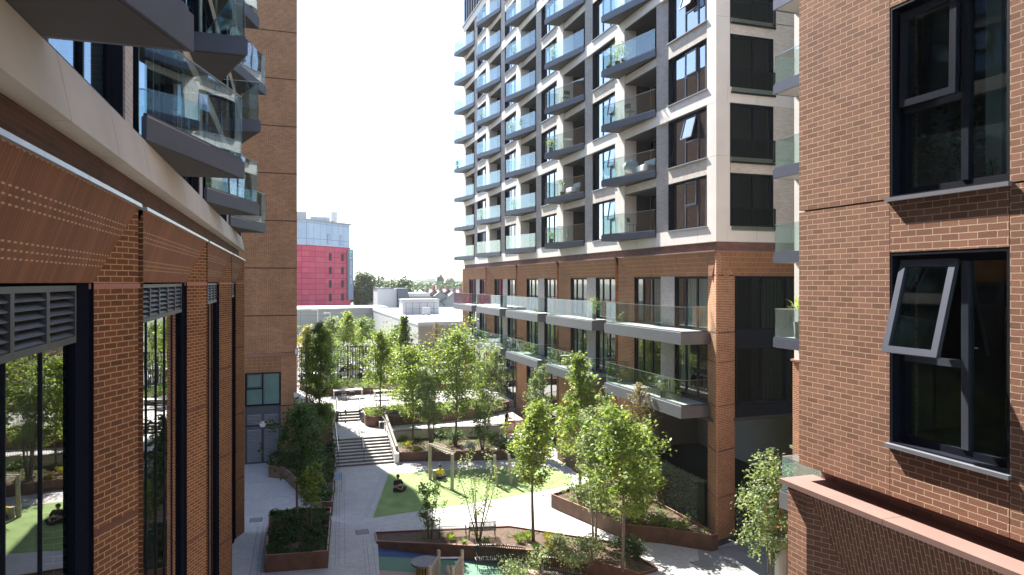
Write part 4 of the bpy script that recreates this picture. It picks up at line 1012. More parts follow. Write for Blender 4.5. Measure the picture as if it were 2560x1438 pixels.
def tree(name, label, loc, H, crown_w, trunk_h, nleaf, lsize, leaf='leaf_mid', stems=1, seed=1, cat='tree', bark='bark', lean=0.0, prof='oval', group=None, br=None, spread=0.16, rad=None, splay=0.18):
    rg = np.random.default_rng(seed); rr = random.Random(seed)
    t = thing(name, label, cat, loc, group, local=True)
    tk = MB(); C = []
    for s in range(stems):
        a = 2 * math.pi * s / stems + rr.random(); off = Vector((math.cos(a), math.sin(a), 0)) * (0.08 if stems > 1 else 0)
        sp = splay * H * (0.6 + 0.6 * rr.random()) if stems > 1 else lean * H
        hs = H * (1 if s == 0 else 0.75 + 0.25 * rr.random())
        path = []; wob = rr.random() * 6
        for i in range(9):
            u = i / 8
            path.append(off + Vector((math.cos(a) * sp * u ** 1.2 + 0.025 * H * math.sin(wob + 5 * u) * u, math.sin(a) * sp * u ** 1.2 + 0.025 * H * math.cos(wob * 2 + 4 * u) * u, hs * u * 0.97)))
        r0 = rad or (0.011 * H + 0.012) * (1 if stems == 1 else 0.6)
        tk.tube(path, [r0 * (1 - 0.88 * (i / 8)) for i in range(9)], 7 if stems == 1 else 5)
        nb = br or int(16 + H * 3.2)
        nb = nb if stems == 1 else max(6, int(nb * 1.3 / stems))
        for b in range(nb):
            u0 = trunk_h / hs; u = u0 + (0.97 - u0) * (b + rr.random()) / nb; f = (u - u0) / (1 - u0)
            k = min(7, int(u * 8)); p = path[k].lerp(path[k + 1], u * 8 - k)
            if prof == 'oval': w_ = math.sin(math.pi * min(1, 0.16 + 0.84 * f)) ** 0.7
            elif prof == 'cone': w_ = (1 - f) ** 0.8 * 0.95 + 0.1
            elif prof == 'wide': w_ = math.sin(math.pi * (0.25 + 0.7 * f)) ** 0.5
            else: w_ = 0.55 + 0.45 * math.sin(math.pi * f)
            L = crown_w / 2 * w_ * (0.65 + 0.6 * rr.random()) / (1 if stems == 1 else 1.5)
            az = b * 2.399 + rr.random(); el = R(30 + 35 * f + 12 * rr.random())
            if prof == 'weep': el = R(10)
            dv = Vector((math.cos(az) * math.cos(el), math.sin(az) * math.cos(el), math.sin(el)))
            q1 = p + dv * L * 0.5; q2 = p + dv * L + Vector((0, 0, -0.12 * L + rr.uniform(-.05, .05)))
            tk.tube([p, q1, q2], [r0 * 0.34 * (1 - f * 0.5), r0 * 0.2, r0 * 0.06], 4, cap=False)
            m = max(4, int(nleaf / (nb * stems) * (0.4 + 1.1 * w_)))
            # twigs carry leaf clusters
            nt = 3 + int(L * 3)
            tw = rg.uniform(0.25, 1.05, nt); cen = np.array([[*(p + (q2 - p) * float(x_))] for x_ in tw]) + rg.normal(0, L * spread, (nt, 3))
            idx = rg.integers(0, nt, m)
            C.append(cen[idx] + rg.normal(0, 1, (m, 3)) * (L * 0.055 + 0.065) * rg.uniform(0.6, 1.3, (nt, 1))[idx])
    tk.build('trunk', M[bark], t, smooth=True)
    C = np.concatenate(C)
    mesh_quads('crown', leaves(C, rg, lsize), M[leaf], t)
    return t
def shrub(name, label, loc, H, W, n, lsize, leaf='leaf_mid', seed=1, cat='shrub', group=None, elong=1.0, flatb=0.5):
    rg = np.random.default_rng(seed); t = thing(name, label, cat, loc, group, local=True); rr = random.Random(seed)
    tk = MB(); C = []
    ns = 9
    for s in range(ns):
        a = 2 * math.pi * s / ns + rr.random(); r = W / 2 * (0.3 + 0.6 * rr.random())
        e = Vector((math.cos(a) * r, math.sin(a) * r * elong, H * (0.45 + 0.5 * rr.random())))
        tk.tube([(0, 0, -0.05), e * 0.5 + Vector((0, 0, H * 0.1)), e], [0.02 * H + 0.004, 0.012 * H + 0.003, 0.003], 4, cap=False)
        m = n // ns
        c = rg.normal(0, 1, (m, 3)) * np.array([W * 0.15, W * 0.15 * elong, H * 0.15]) + np.array([*e]) * rg.uniform(0.55, 1.0, (m, 1))
        c[:, 2] = np.abs(c[:, 2]); C.append(c)
    tk.build('stems', M['bark'], t); mesh_quads('foliage', leaves(np.concatenate(C), rg, lsize), M[leaf], t)
    return t
def grass(name, label, loc, H, W, n, mat='leaf_lime', seed=1, group=None, cat='grass clump', wide=0.05):
    rg = np.random.default_rng(seed)
    t = None
    az = rg.uniform(0, 2 * np.pi, n); r = np.sqrt(rg.uniform(0, 1, n)) * W * 0.2; lean_ = rg.uniform(0.1, 1.0, n) * W * 0.5
    b = np.stack([np.cos(az) * r, np.sin(az) * r, np.zeros(n)], 1)
    tip = b + np.stack([np.cos(az) * lean_, np.sin(az) * lean_, H * rg.uniform(0.6, 1.0, n)], 1)
    mid = (b + tip) / 2 + np.array([0, 0, 0.15 * H])
    s = np.stack([-np.sin(az), np.cos(az), np.zeros(n)], 1) * wide
    V = np.stack([b, mid - s, tip, mid + s], 1)
    o = mesh_quads(name, V, M[mat], None); o.location = loc
    return tag(o, label, cat, group)
def cover(name, label, poly, z, n, H, lsize, leaf='leaf_mid', seed=1, density=0.5, cat='ground cover', par=None):
    """low planting over a polygon, one mass nobody could count"""
    rg = np.random.default_rng(seed)
    P = np.array(poly); mn, mx = P.min(0), P.max(0)
    def inside(pt):
        x, y = pt[:, 0], pt[:, 1]; r = np.zeros(len(pt), bool); j = len(P) - 1
        for i in range(len(P)):
            c = ((P[i, 1] > y) != (P[j, 1] > y)) & (x < (P[j, 0] - P[i, 0]) * (y - P[i, 1]) / (P[j, 1] - P[i, 1] + 1e-12) + P[i, 0])
            r ^= c; j = i
        return r
    cl = mn + (mx - mn) * rg.random((900, 2)); cl = cl[inside(cl)][:max(8, int(density * 140))]
    k = len(cl); hgt = rg.uniform(0.3, 1.0, k) * H; wid = rg.uniform(0.12, 0.38, k)
    idx = rg.integers(0, k, n)
    th = rg.uniform(0, 2 * np.pi, n); rr = np.sqrt(rg.random(n)) * wid[idx]
    x = cl[idx, 0] + np.cos(th) * rr; y = cl[idx, 1] + np.sin(th) * rr
    zz = z + hgt[idx] * np.sqrt(np.maximum(0.05, 1 - (rr / wid[idx]) ** 2)) * rg.uniform(0.5, 1.0, n)
    C = np.stack([x, y, zz], 1); C = C[inside(C[:, :2])]
    o = mesh_quads(name, leaves(C, rg, lsize, 0.5, -0.3), M[leaf], None)
    return tag(o, label, cat, kind='stuff')

def T(px, py, z, H, *a, **k):
    pass
# --- trees in the court
tree('young_tree', 'slim young tree with a long bare trunk at the middle of the mulch bed', at(1333, 1352, 0.05), 6.4, 2.9, 2.5, 5220, 0.15, 'leaf_lime', seed=3, bark='bark', prof='oval')
tree('maple_tree', 'bright maple with a thin straight trunk at the right end of the mulch bed', at(1556, 1428, 0.05), 6.0, 3.3, 2.2, 3600, 0.17, 'leaf_lime', seed=4, prof='wide')
tree('birch_tree', 'tall multi-stemmed silvery tree standing in the mulch bed left of the maple', at(1487, 1362, 0.05), 6.75, 3.6, 1.4, 5200, 0.12, 'leaf_grey', stems=4, seed=5, bark='bark_light', splay=0.06)
tree('acer_tree', 'bright green tree rising behind the silvery tree in the zigzag planter', at(1450, 1262, 0.6), 7.6, 4.61, 2.0, 5220, 0.17, 'leaf_lime', seed=6, prof='cone')
tree('rowan_tree', 'rust tinged tree touching the underside of the lower terrace deck', at(1606, 1278, 0.6), 6.3, 2.6, 1.5, 3200, 0.10, 'leaf_rust', seed=7, prof='oval')
tree('maple_sapling', 'bushy maple spreading right over the zigzag planter before the dark undercroft', at(1600, 1300, 0.6), 4.0, 2.8, 1.0, 2400, 0.18, 'leaf_lime', seed=8, prof='wide')
tree('serviceberry', 'sparse multi-stemmed sapling fanning up in front of the lawn', at(1196, 1350, 0.05), 4.2, 2.2, 0.9, 750, 0.11, 'leaf_grey', stems=7, seed=9, bark='bark', splay=0.28, cat='sapling')
tree('shrub_sapling', 'small leafy sapling at the shaded end of the mulch bed', at(1075, 1346, 0.05), 2.7, 1.6, 0.5, 1300, 0.11, 'leaf_mid', stems=5, seed=10, splay=0.12, cat='sapling')
tree('pot_tree', 'bushy tree in the square pot below the near glass terrace', at(1925, 1440, 0.5), 4.2, 4.6, 0.5, 3400, 0.13, 'leaf_grey', stems=3, seed=11, splay=0.07, prof='col')
tree('lime_tree', 'dark broad tree overhanging the shaded path from the nearest left planter', (0.5, 33.2, 0.55), 4.9, 3.4, 2.2, 1300, 0.17, 'leaf_dark', seed=12, prof='wide', bark='bark', br=16)
tree('sunlit_sapling', 'small sapling catching sunlight in the nearest left planter', (1.0, 31.9, 0.55), 3.1, 1.7, 1.2, 1100, 0.14, 'leaf_lime', stems=2, seed=13, splay=0.05, prof='oval', cat='sapling')
tree('dark_maple', 'dark tree standing in front of the brick tower and its louvred doors', (0.9, 43.6, 0.6), 3.1, 2.3, 0.4, 1900, 0.17, 'leaf_dark', seed=14, prof='wide')
tree('bank_tree', 'dark leafy tree at the head of the bank beside the steps', (1.0, 45.6, 0.6), 3.2, 2.4, 0.5, 1900, 0.15, 'leaf_mid', seed=15, prof='oval')
tree('path_tree', 'thin dark tree leaning from the middle of the tapering planter', (1.4, 38.2, 0.6), 3.2, 2.0, 0.8, 1100, 0.15, 'leaf_dark', seed=16, prof='oval')
tree('hornbeam', 'tall narrow dark tree in the planter left of the upper steps', (2.4, 53.2, 1.9), 6.7, 3.33, 0.9, 7540, 0.14, 'leaf_mid', seed=17, prof='oval')
tree('tall_ash', 'shaded tree nearest the brick tower in front of the black fence', (1.6, 57.6, 1.8), 5.4, 2.6, 0.8, 2400, 0.15, 'leaf_mid', seed=18, prof='oval')
tree('fence_shrub_tree', 'rounded tree close to the fence above the terrace planter', (3.5, 63.5, 2.3), 5.2, 3.33, 0.8, 4060, 0.14, 'leaf_mid', seed=19, prof='oval')
tree('terrace_maple', 'bright maple with a thin dark trunk in the planter below the terrace railing', at(951, 1022, 1.9), 5.7, 3.58, 1.6, 3770, 0.18, 'leaf_lime', seed=20, prof='wide')
tree('cone_tree', 'tallest bright tree in front of the fence, shaped like a cone', at(1008, 962, 2.3), 6.4, 4.10, 0.8, 6090, 0.19, 'leaf_lime', seed=21, prof='cone')
tree('lawn_maple', 'leafy maple in the brown planter just right of the sloping stair wall', at(1031, 1112, 0.55), 6.6, 4.22, 1.6, 5220, 0.17, 'leaf_lime', seed=22, prof='oval')
tree('central_maple', 'tall leafy maple in the middle of the brown planter behind the lawn', at(1140, 1117, 0.55), 7.6, 5.8, 2.0, 7540, 0.17, 'leaf_lime', seed=23, prof='oval')
tree('amelanchier', 'grey-green multi-stemmed tree with upright dark stems beside the stair wall maple', at(1078, 1122, 0.55), 5.6, 3.33, 1.5, 4350, 0.12, 'leaf_grey', stems=6, seed=24, splay=0.1)
tree('olive_tree', 'broad grey-green tree under the lower balconies at the end of the ramp', at(1218, 1075, 1.1), 6.0, 4.61, 1.2, 7540, 0.12, 'leaf_grey', stems=3, seed=25, splay=0.1, prof='wide')
tree('hazel', 'multi-stemmed dark shrub tree at the right end of the brown planter', at(1206, 1125, 0.55), 3.4, 2.2, 0.6, 1700, 0.12, 'leaf_mid', stems=8, seed=26, splay=0.15, cat='sapling')
tree('pale_tree', 'pale leaved tree by the side steps behind the slim young tree', at(1346, 1128, 0.4), 5.7, 2.82, 0.8, 4350, 0.12, 'leaf_grey', stems=2, seed=27, splay=0.05, prof='col')
# beyond the fence
tree('street_maple', 'pale green tree rising behind the fence left of the lamp posts', atd(826, 71, 1.3), 6.6, 3.58, 1.0, 3770, 0.18, 'leaf_grey', seed=29)
tree('street_tree', 'tallest yellow-green tree behind the fence before the grey warehouse', atd(870, 72, 1.3), 7.2, 4.35, 1.0, 5220, 0.18, 'leaf_lime', seed=30)
tree('round_tree', 'round topped tree behind the fence by the warehouse door', atd(908, 76, 1.3), 5.9, 4.10, 1.2, 3480, 0.19, 'leaf_mid', seed=31, prof='wide')
tree('golden_tree', 'golden tree turning red behind the fence beside the brick tower', atd(766, 70, 1.3), 5.9, 3.4, 0.8, 3000, 0.16, 'leaf_gold', seed=32, prof='oval')
tree('thin_street_tree', 'thin wispy tree behind the fence before the tan warehouse wall', atd(1088, 74, 1.3), 6.6, 2.0, 1.6, 900, 0.14, 'leaf_rust', seed=33)
tree('car_park_tree', 'low bushy tree behind the fence at the middle of the car park', atd(985, 79, 1.3), 4.0, 4.61, 0.8, 3190, 0.2, 'leaf_mid', seed=34, prof='wide')
tree('car_park_tree', 'low bushy tree behind the fence near the golden tree', atd(800, 80, 1.3), 4.2, 4.61, 0.8, 3190, 0.2, 'leaf_mid', seed=35, prof='wide')
# shrubs
SH = [(1135, 1113, .55, 1.1, 1.5, 'leaf_dark', 'dark rounded shrub at the foot of the central maple'),
      (1176, 1126, .55, .55, .9, 'leaf_silver', 'low silvery shrub near the edge of the brown planter'),
      (1228, 1105, .55, .7, 1.2, 'leaf_mid', 'green shrub against the white ramp wall'),
      (1258, 1120, .55, .5, 1.0, 'leaf_mid', 'low shrub at the right end of the brown planter'),
      (1096, 1096, .55, .7, 1.0, 'leaf_mid', 'small green shrub behind the grey-green tree stems'),
      (1475, 1400, .05, 1.0, 1.5, 'leaf_grey', 'large pale leaved shrub at the front of the mulch bed'),
      (1400, 1372, .05, .6, .9, 'leaf_grey', 'medium pale shrub left of the large one in the mulch bed'),
      (1430, 1425, .05, .9, 1.5, 'leaf_grey', 'pale shrub at the bottom edge beside the curved bench'),
      (1590, 1395, .05, .8, 1.0, 'leaf_dark', 'dark shrub beside the straight maple trunk'),
      (1560, 1372, .05, .5, .8, 'leaf_dark', 'low dark shrub at the back corner of the mulch bed'),
      (1590, 1305, .6, .8, 1.5, 'leaf_mid', 'dense green shrub inside the zigzag planter'),
      (1640, 1310, .6, .45, .9, 'leaf_lime', 'light green shrub at the bend of the zigzag planter'),
      (1480, 1262, .6, .5, 1.1, 'leaf_mid', 'low shrub at the pointed end of the zigzag planter'),
      (1690, 1325, .6, .35, .8, 'leaf_lime', 'low bright tuft shrub near the corner pier'),
      (1650, 1255, .6, 1.6, 1.3, 'leaf_rust', 'twiggy open shrub between the zigzag planter and the hedge'),
      (780, 1010, 2.1, 1.4, 1.8, 'leaf_dark', 'dense dark shrub behind the upper steps planter'),
      (808, 1035, 1.9, .9, 1.5, 'leaf_mid', 'round grassy shrub left of the upper steps'),
      (980, 1405, -.5, .01, .01, None, '')]
for i, (px, py, z, H, W, lf, lab) in enumerate(SH):
    if lf: shrub('shrub', lab, at(px, py, z), H, W, int(700 * (H * W) ** 0.7) + 200, 0.10, lf, seed=50 + i)
shrub('playground_bush', 'loose sunlit bush in the sand at the bottom edge beside the play tower', at(1285, 1450, -.5), .8, 1.5, 900, 0.10, 'leaf_grey', seed=90)
shrub('playground_bush', 'low pale bush just left of the curved bench end', at(1350, 1425, -.5), .9, 1.1, 700, 0.10, 'leaf_grey', seed=91)
for i, (px, py, z, s_, mt, lab) in enumerate([(1128, 1350, .05, .35, 'leaf_lime', 'small grass tuft in sun near the sapling'), (1318, 1350, .05, .4, 'leaf_lime', 'grass tuft just left of the slim trunk'), (1298, 1356, .05, .35, 'leaf_mid', 'grass tuft at the back edge of the bed'),
        (1370, 1352, .05, .4, 'leaf_gold', 'yellow grass tuft right of the slim trunk'), (1375, 1378, .05, .45, 'leaf_gold', 'yellow plant at the front edge of the mulch bed'), (1160, 1360, .05, .25, 'leaf_grey', 'tiny grey tuft on the bare mulch'),
        (1020, 1118, .55, .5, 'leaf_gold', 'yellow-green clump beside the stair wall end'), (1010, 1105, .55, .5, 'leaf_gold', 'yellow clump behind the stair wall end clump'), (1038, 1128, .55, .4, 'leaf_gold', 'low yellow clump at the planter edge'),
        (1340, 1375, .05, .3, 'leaf_dark', 'dark tuft left of the slim tree base')]):
    grass('grass_clump', lab, at(px, py, z), s_, s_ * 1.6, 160, mt, seed=120 + i, wide=0.012)
# ground cover masses inside the planters
t_, q_, z_ = PLN['near']; cover('ground_cover', 'dense dark greenery filling the nearest left planter', q_, z_, 9000, 0.32, 0.11, 'leaf_dark', 1, 1.6)
t_, q_, z_ = PLN['bank']; cover('ground_cover', 'dark planting covering the bank beside the steps', q_, z_, 9000, 0.45, 0.12, 'leaf_dark', 2, 1.8)
t_, q_, z_ = PLN['bank2']; cover('ground_cover', 'thick dark planting left of the upper steps', q_, z_, 9000, 0.5, 0.12, 'leaf_mid', 3, 1.6)
t_, q_, z_ = PLN['lawn']; cover('ground_cover', 'patchy low planting behind the lawn', q_, z_, 4200, 0.35, 0.09, 'leaf_mid', 4, 0.45)
t_, q_, z_ = PLN['ramp']; cover('ground_cover', 'soft sunlit grasses below the terrace railing', q_, z_, 15000, 0.6, 0.10, 'leaf_lime', 5, 2.6)
t_, q_, z_ = PLN['fence']; cover('ground_cover', 'green planting along the foot of the fence', q_, z_, 16000, 0.75, 0.13, 'leaf_mid', 6, 2.6)
t_, q_, z_ = PLN['wedge']; cover('ground_cover', 'mixed low planting in the zigzag planter', q_[:], z_, 5500, 0.4, 0.09, 'leaf_mid', 7, 0.5)
t_, q_, z_ = PLN['court']; cover('ground_cover', 'scattered small plants on the mulch bed', q_, z_, 1800, 0.25, 0.07, 'leaf_mid', 8, 0.22)
t_, q_, z_ = PLN['side']; cover('ground_cover', 'dark plants in the box planter by the side steps', q_, z_, 1500, 0.4, 0.1, 'leaf_dark', 9, 0.4)
# silver-green hedge screens along the undercroft
def hedge(label, x0, x1, y0, y1, z0, z1, n, seed):
    rg = np.random.default_rng(seed)
    t = thing('hedge', label, 'hedge', ((x0 + x1) / 2, (y0 + y1) / 2, 0))
    MB().box(x0 + 0.08, x1 - 0.08, y0 + 0.08, y1 - 0.08, 0, z1 - 0.1).build('inner_branches', plain('hedge_inside', (0.04, 0.055, 0.04), 0.95), t)
    C = np.stack([rg.uniform(x0, x1, n), rg.uniform(y0, y1, n), rg.uniform(z0, z1, n)], 1)
    side = rg.integers(0, 3, n)
    lo = (x1 - x0) < (y1 - y0)
    C[side == 0, 2] = z1 + rg.normal(0, 0.04, (side == 0).sum())
    if lo: C[side > 0, 0] = x0 + rg.normal(0, 0.05, (side > 0).sum())
    else: C[side > 0, 1] = y0 + rg.normal(0, 0.05, (side > 0).sum())
    mesh_quads('foliage', leaves(C, rg, 0.075, 0.4) - np.array([*OFF[t.name]]), M['leaf_silver'], t)
    return t
hedge('silvery clipped hedge between the zigzag planter and the dark undercroft', 18.0, 18.5, 27.2, 34.3, 0.0, 2.45, 9000, 1)
hedge('dark clipped hedge in shade right of the corner brick pier', 19.3, 24.0, 26.1, 26.5, 0.0, 2.2, 6000, 2)
# ================================================================== PEOPLE
def skinbody(name, J, E, parent, mat, sub=2, root=0):
    """J: [(x,y,z,r)...]; E: edges"""
    me = bpy.data.meshes.new(name); me.from_pydata([j[:3] for j in J], E, []); me.materials.append(mat)
    o = bpy.data.objects.new(name, me); COL.objects.link(o); o.parent = parent; OFF[o.name] = Vector((0, 0, 0))
    sk = o.modifiers.new('skin', 'SKIN')
    if not me.skin_vertices: pass
    for i, j in enumerate(J):
        r = j[3]; me.skin_vertices[0].data[i].radius = (r, r) if not hasattr(r, '__len__') else r
        me.skin_vertices[0].data[i].use_root = (i == root)
    sk.use_smooth_shade = True
    s = o.modifiers.new('subd', 'SUBSURF'); s.levels = sub; s.render_levels = sub
    return o
def person(label, loc, rz, pose, top, bottom, hair='hair', vest=None, hold=None):
    t = thing('person', label, 'person', loc, local=True, rz=rz)
    P = pose; n = P.keys()
    J = []; ix = {}
    def add(k, r):
        ix[k] = len(J); J.append((*P[k], r))
    for k, r in (('pelvis', (.15, .12)), ('waist', (.13, .105)), ('chest', (.155, .12)), ('neckb', (.07, .065)), ('neck', .052), ('jaw', (.062, .07)), ('head', (.082, .1)), ('crown', (.06, .075))): add(k, r)
    E = [(0, 1), (1, 2), (2, 3), (3, 4), (4, 5), (5, 6), (6, 7)]
    for s in 'lr':
        for k, r in (('sh' + s, .062), ('el' + s, .046), ('wr' + s, .03), ('pa' + s, (.036, .02))): add(k, r)
        E += [(2, ix['sh' + s]), (ix['sh' + s], ix['el' + s]), (ix['el' + s], ix['wr' + s]), (ix['wr' + s], ix['pa' + s])]
        # fingers
        w = Vector(P['wr' + s]); p = Vector(P['pa' + s]); d = (p - w).normalized(); side = d.cross(Vector((0, 0, 1)))
        side = side.normalized() if side.length > 1e-3 else Vector((1, 0, 0))
        for fi, (o_, L) in enumerate(((-.03, .065), (-.01, .08), (.01, .075), (.03, .06))):
            a = len(J); q = p + side * o_ + d * .02; J.append((*q, .0095)); q2 = q + d * L + Vector((0, 0, -.02)); J.append((*q2, .007)); E += [(ix['pa' + s], a), (a, a + 1)]
        a = len(J); q = w.lerp(p, .5) + side * (.045 if s == 'l' else -.045); J.append((*q, .011)); J.append((*(q + d * .05), .008)); E += [(ix['wr' + s], a), (a, a + 1)]
        for k, r in (('hip' + s, .095), ('kn' + s, .062), ('an' + s, .042), ('to' + s, (.04, .03))): add(k, r)
        E += [(0, ix['hip' + s]), (ix['hip' + s], ix['kn' + s]), (ix['kn' + s], ix['an' + s]), (ix['an' + s], ix['to' + s])]
    body = skinbody('body', J, E, t, M['skin'])
    # nose, ears, eyes on the head
    h = Vector(P['head']); f = (Vector(P.get('face', (0, -1, 0)))).normalized(); sd = f.cross(Vector((0, 0, 1))).normalized()
    g_ = 1.16
    def up(r, k=g_, a=0.012): return tuple(x * k + a for x in r) if hasattr(r, '__len__') else r * k + a
    def sub_body(name, keys, edges, mat, k=1.1, a=0.012, root=0):
        JJ = [(*P[q], up(J[ix[q]][3], k, a)) for q in keys]
        return skinbody(name, JJ, edges, t, mat, root=root)
    sub_body('shirt', ['waist', 'chest', 'neckb', 'shl', 'ell', 'shr', 'elr'], [(0, 1), (1, 2), (1, 3), (3, 4), (1, 5), (5, 6)], top, 1.1, .014, root=1)
    sub_body('trousers', ['waist', 'pelvis', 'hipl', 'knl', 'anl', 'hipr', 'knr', 'anr'], [(0, 1), (1, 2), (2, 3), (3, 4), (1, 5), (5, 6), (6, 7)], bottom, 1.08, .012, root=1)
    sh = MB()
    for s in 'lr':
        a, b = Vector(P['an' + s]), Vector(P['to' + s]); sh.tube([a + (a - b) * .4 + Vector((0, 0, -.03)), a.lerp(b, .5), b + (b - a) * .35], [.05, .055, .035], 8)
    sh.build('shoes', M['black_cloth'], t, smooth=True)
    hm = MB(); c = h + Vector((0, 0, .035)) - f * .02; hm.ball(c, .105, 12, 8, (.92, 1.02, 1.0)); hm.build('hair', M[hair], t, smooth=True)
    fm = MB(); fm.ball(h + f * .105 - Vector((0, 0, .01)), .016, 6, 5, (1, 1, 1.6))
    for e in (-1, 1): fm.ball(h + sd * e * .09, .02, 6, 5, (.6, 1, 1.4))
    fm.build('face_features', M['skin'], t, smooth=True)
    em = MB()
    for e in (-1, 1): em.ball(h + sd * e * .034 + f * .092 + Vector((0, 0, .012)), .009, 6, 5)
    em.ball(h + f * .095 - Vector((0, 0, .05)), .012, 6, 5, (1.8, .6, .5)); em.build('eyes_and_mouth', M['hair'], t)
    if vest:
        sub_body('safety_vest', ['waist', 'chest', 'neckb'], [(0, 1), (1, 2)], vest, 1.28, .03)
    return t
cross = dict(pelvis=(0, 0, .12), waist=(0, -.03, .27), chest=(0, -.06, .45), neckb=(0, -.07, .58), neck=(0, -.08, .63), jaw=(0, -.11, .69), head=(0, -.1, .76), crown=(0, -.09, .83), face=(0, -1, -.3),
             shl=(-.19, -.06, .52), ell=(-.27, -.16, .3), wrl=(-.14, -.36, .2), pal=(-.09, -.41, .19), shr=(.19, -.06, .52), elr=(.27, -.16, .3), wrr=(.14, -.36, .2), par=(.09, -.41, .19),
             hipl=(-.1, -.05, .11), knl=(-.4, -.3, .14), anl=(-.03, -.4, .06), tol=(.12, -.42, .05), hipr=(.1, -.05, .11), knr=(.4, -.3, .14), anr=(.05, -.48, .06), tor=(-.1, -.52, .05))
person('person in a yellow shirt sitting cross-legged on the lawn beside the tall post', at(1099, 1199, 0.01), R(160), cross, M['yellow_cloth'], M['denim'])
person('person in black sitting in the shaded corner of the lawn', at(993, 1225, 0.01), R(20), cross, M['black_cloth'], M['black_cloth'])
stand = dict(pelvis=(0, 0, .92), waist=(0, -.02, 1.07), chest=(0, -.05, 1.27), neckb=(0, -.06, 1.42), neck=(0, -.07, 1.47), jaw=(0, -.1, 1.53), head=(0, -.1, 1.6), crown=(0, -.09, 1.68), face=(0, -1, -.4),
             shl=(-.2, -.05, 1.36), ell=(-.26, -.12, 1.08), wrl=(-.12, -.36, 1.08), pal=(-.07, -.42, 1.09), shr=(.2, -.05, 1.36), elr=(.27, -.1, 1.08), wrr=(.13, -.36, 1.08), par=(.08, -.42, 1.09),
             hipl=(-.1, 0, .88), knl=(-.12, -.05, .48), anl=(-.12, .03, .08), tol=(-.13, -.12, .03), hipr=(.1, 0, .88), knr=(.12, 0, .48), anr=(.12, .05, .08), tor=(.14, -.1, .03))
wk = at(1267, 1100, 1.0); person('person in a lime safety vest and dark trousers standing left of the orange barrier', (14.75, 45.9, 1.0), R(60), stand, M['black_cloth'], M['denim'], vest=M['hivis'])
# dark seated figure against the undercroft wall is a pushchair-like shape: a person resting
person('person in black sitting on the dark floor against the undercroft wall', (24.6, 42.2, 0.02), R(10), cross, M['black_cloth'], M['black_cloth'])

# ================================================================== PLAY EQUIPMENT AND FURNITURE
def post(m, x, y, z0, z1, r, lx=0, ly=0): m.tube([(x, y, z0), (x + lx, y + ly, z1 - 0.03), (x + lx, y + ly, z1)], [r, r, r * 0.8], 10)
pa, pb = at(1075, 1199), at(1130, 1226)
mb_ = thing('climbing_ladder', 'overhead timber ladder on two tall round posts standing on the lawn', 'play frame', pa)
m = MB(); post(m, pa[0], pa[1], 0, 2.12, 0.10); m.build('post', M['timber'], mb_)
m = MB(); post(m, pb[0], pb[1], 0, 2.02, 0.10, 0.05, 0.1); m.build('post', M['timber'], mb_)
m = MB(); A = Vector((pa[0] + 0.1, pa[1], 2.1)); B = Vector((pb[0], pb[1] + 0.1, 1.98)); m.bar(A, B, 0.09, 0.07); m.build('beam', M['timber'], mb_)
d = (B - A); n_ = Vector((d.y, -d.x, 0)).normalized()
for i in range(9):
    c = A + d * (i + .5) / 9 + Vector((0, 0, .05)); m = MB(); m.bar(c - n_ * .3, c + n_ * .3, 0.07, 0.05); m.build('rung', M['timber'], mb_)
m = MB(); m.tube([(pa[0] + .28, pa[1] - .05, 0), (pa[0] + .28, pa[1] - .05, .55)], .14, 10); tag(m.build('timber_stump', M['timber']), 'short timber stump beside the tall lawn post', 'stump')
for k, (px, py, top) in enumerate(((1243, 1215, 1.72), (1279, 1214, 1.75))):
    q = at(px, py); t = thing('timber_post', ('left' if k == 0 else 'right') + ' one of the two slim pale posts near the lawn centre', 'post', q, 'slim timber posts on the lawn')
    m = MB(); post(m, q[0], q[1], 0, top, .085, -0.12, .12); m.build('pole', M['timber'], t); m = MB(); post(m, q[0] - .12, q[1] + .12, top, top + .05, .09); m.build('cap', M['steel'], t)
# round table
q = (5.4, 27.6); t = thing('round_table', 'round blue-grey timber table on an ochre slatted drum in the play court', 'table', (q[0], q[1], -.55))
m = MB(); m.tube([(q[0], q[1], .22), (q[0], q[1], .3)], .58, 32); m.build('table_top', M['timber_dark'], t)
m = MB(); m.tube([(q[0], q[1], -.55), (q[0], q[1], .2)], .33, 20); m.build('drum', M['gap'], t)
for i in range(18):
    a = 2 * math.pi * i / 18; m = MB(); m.box(-.035, .035, .33, .37, -.55, .2)
    m.v = [(q[0] + x * math.cos(a) - y * math.sin(a), q[1] + x * math.sin(a) + y * math.cos(a), z) for x, y, z in m.v]; m.build('slat', M['ochre'], t)
# play tower
t = thing('play_tower', 'timber play tower of four round posts with barred side panels', 'play frame', (5.6, 25.2, -.55))
C4 = [(5.55, 25.75), (6.42, 25.55), (4.95, 24.5), (5.75, 24.3)]; tops = [1.42, 1.4, 1.4, 1.36]
for (x, y), z in zip(C4, tops):
    m = MB(); post(m, x, y, -.55, z, .075); m.build('post', M['timber'], t)
def panel(a, b, z0, z1, nb):
    m = MB(); A, B = Vector((*a, z1)), Vector((*b, z1)); m.bar(A, B, .05, .04); A2, B2 = Vector((*a, z0)), Vector((*b, z0)); m.bar(A2, B2, .05, .04); m.build('rail', M['timber'], t)
    m = MB()
    for i in range(nb):
        u = (i + 1) / (nb + 1); m.bar(A2.lerp(B2, u), A.lerp(B, u), .022, .022)
    m.build('bar_panel', M['timber'], t)
panel(C4[0], C4[2], .55, 1.22, 9); panel(C4[1], C4[3], .55, 1.2, 9)
m = MB(); m.bar((*C4[0], 1.12), (*C4[1], 1.1), .045); m.build('rail', M['white_metal'], t); m = MB(); m.bar((*C4[2], .62), (*C4[3], .6), .045); m.build('rail', M['white_metal'], t)
m = MB(); m.prism([C4[2], C4[3], C4[1], C4[0]], .3, .36); fixn(m.build('platform', M['timber'], t))
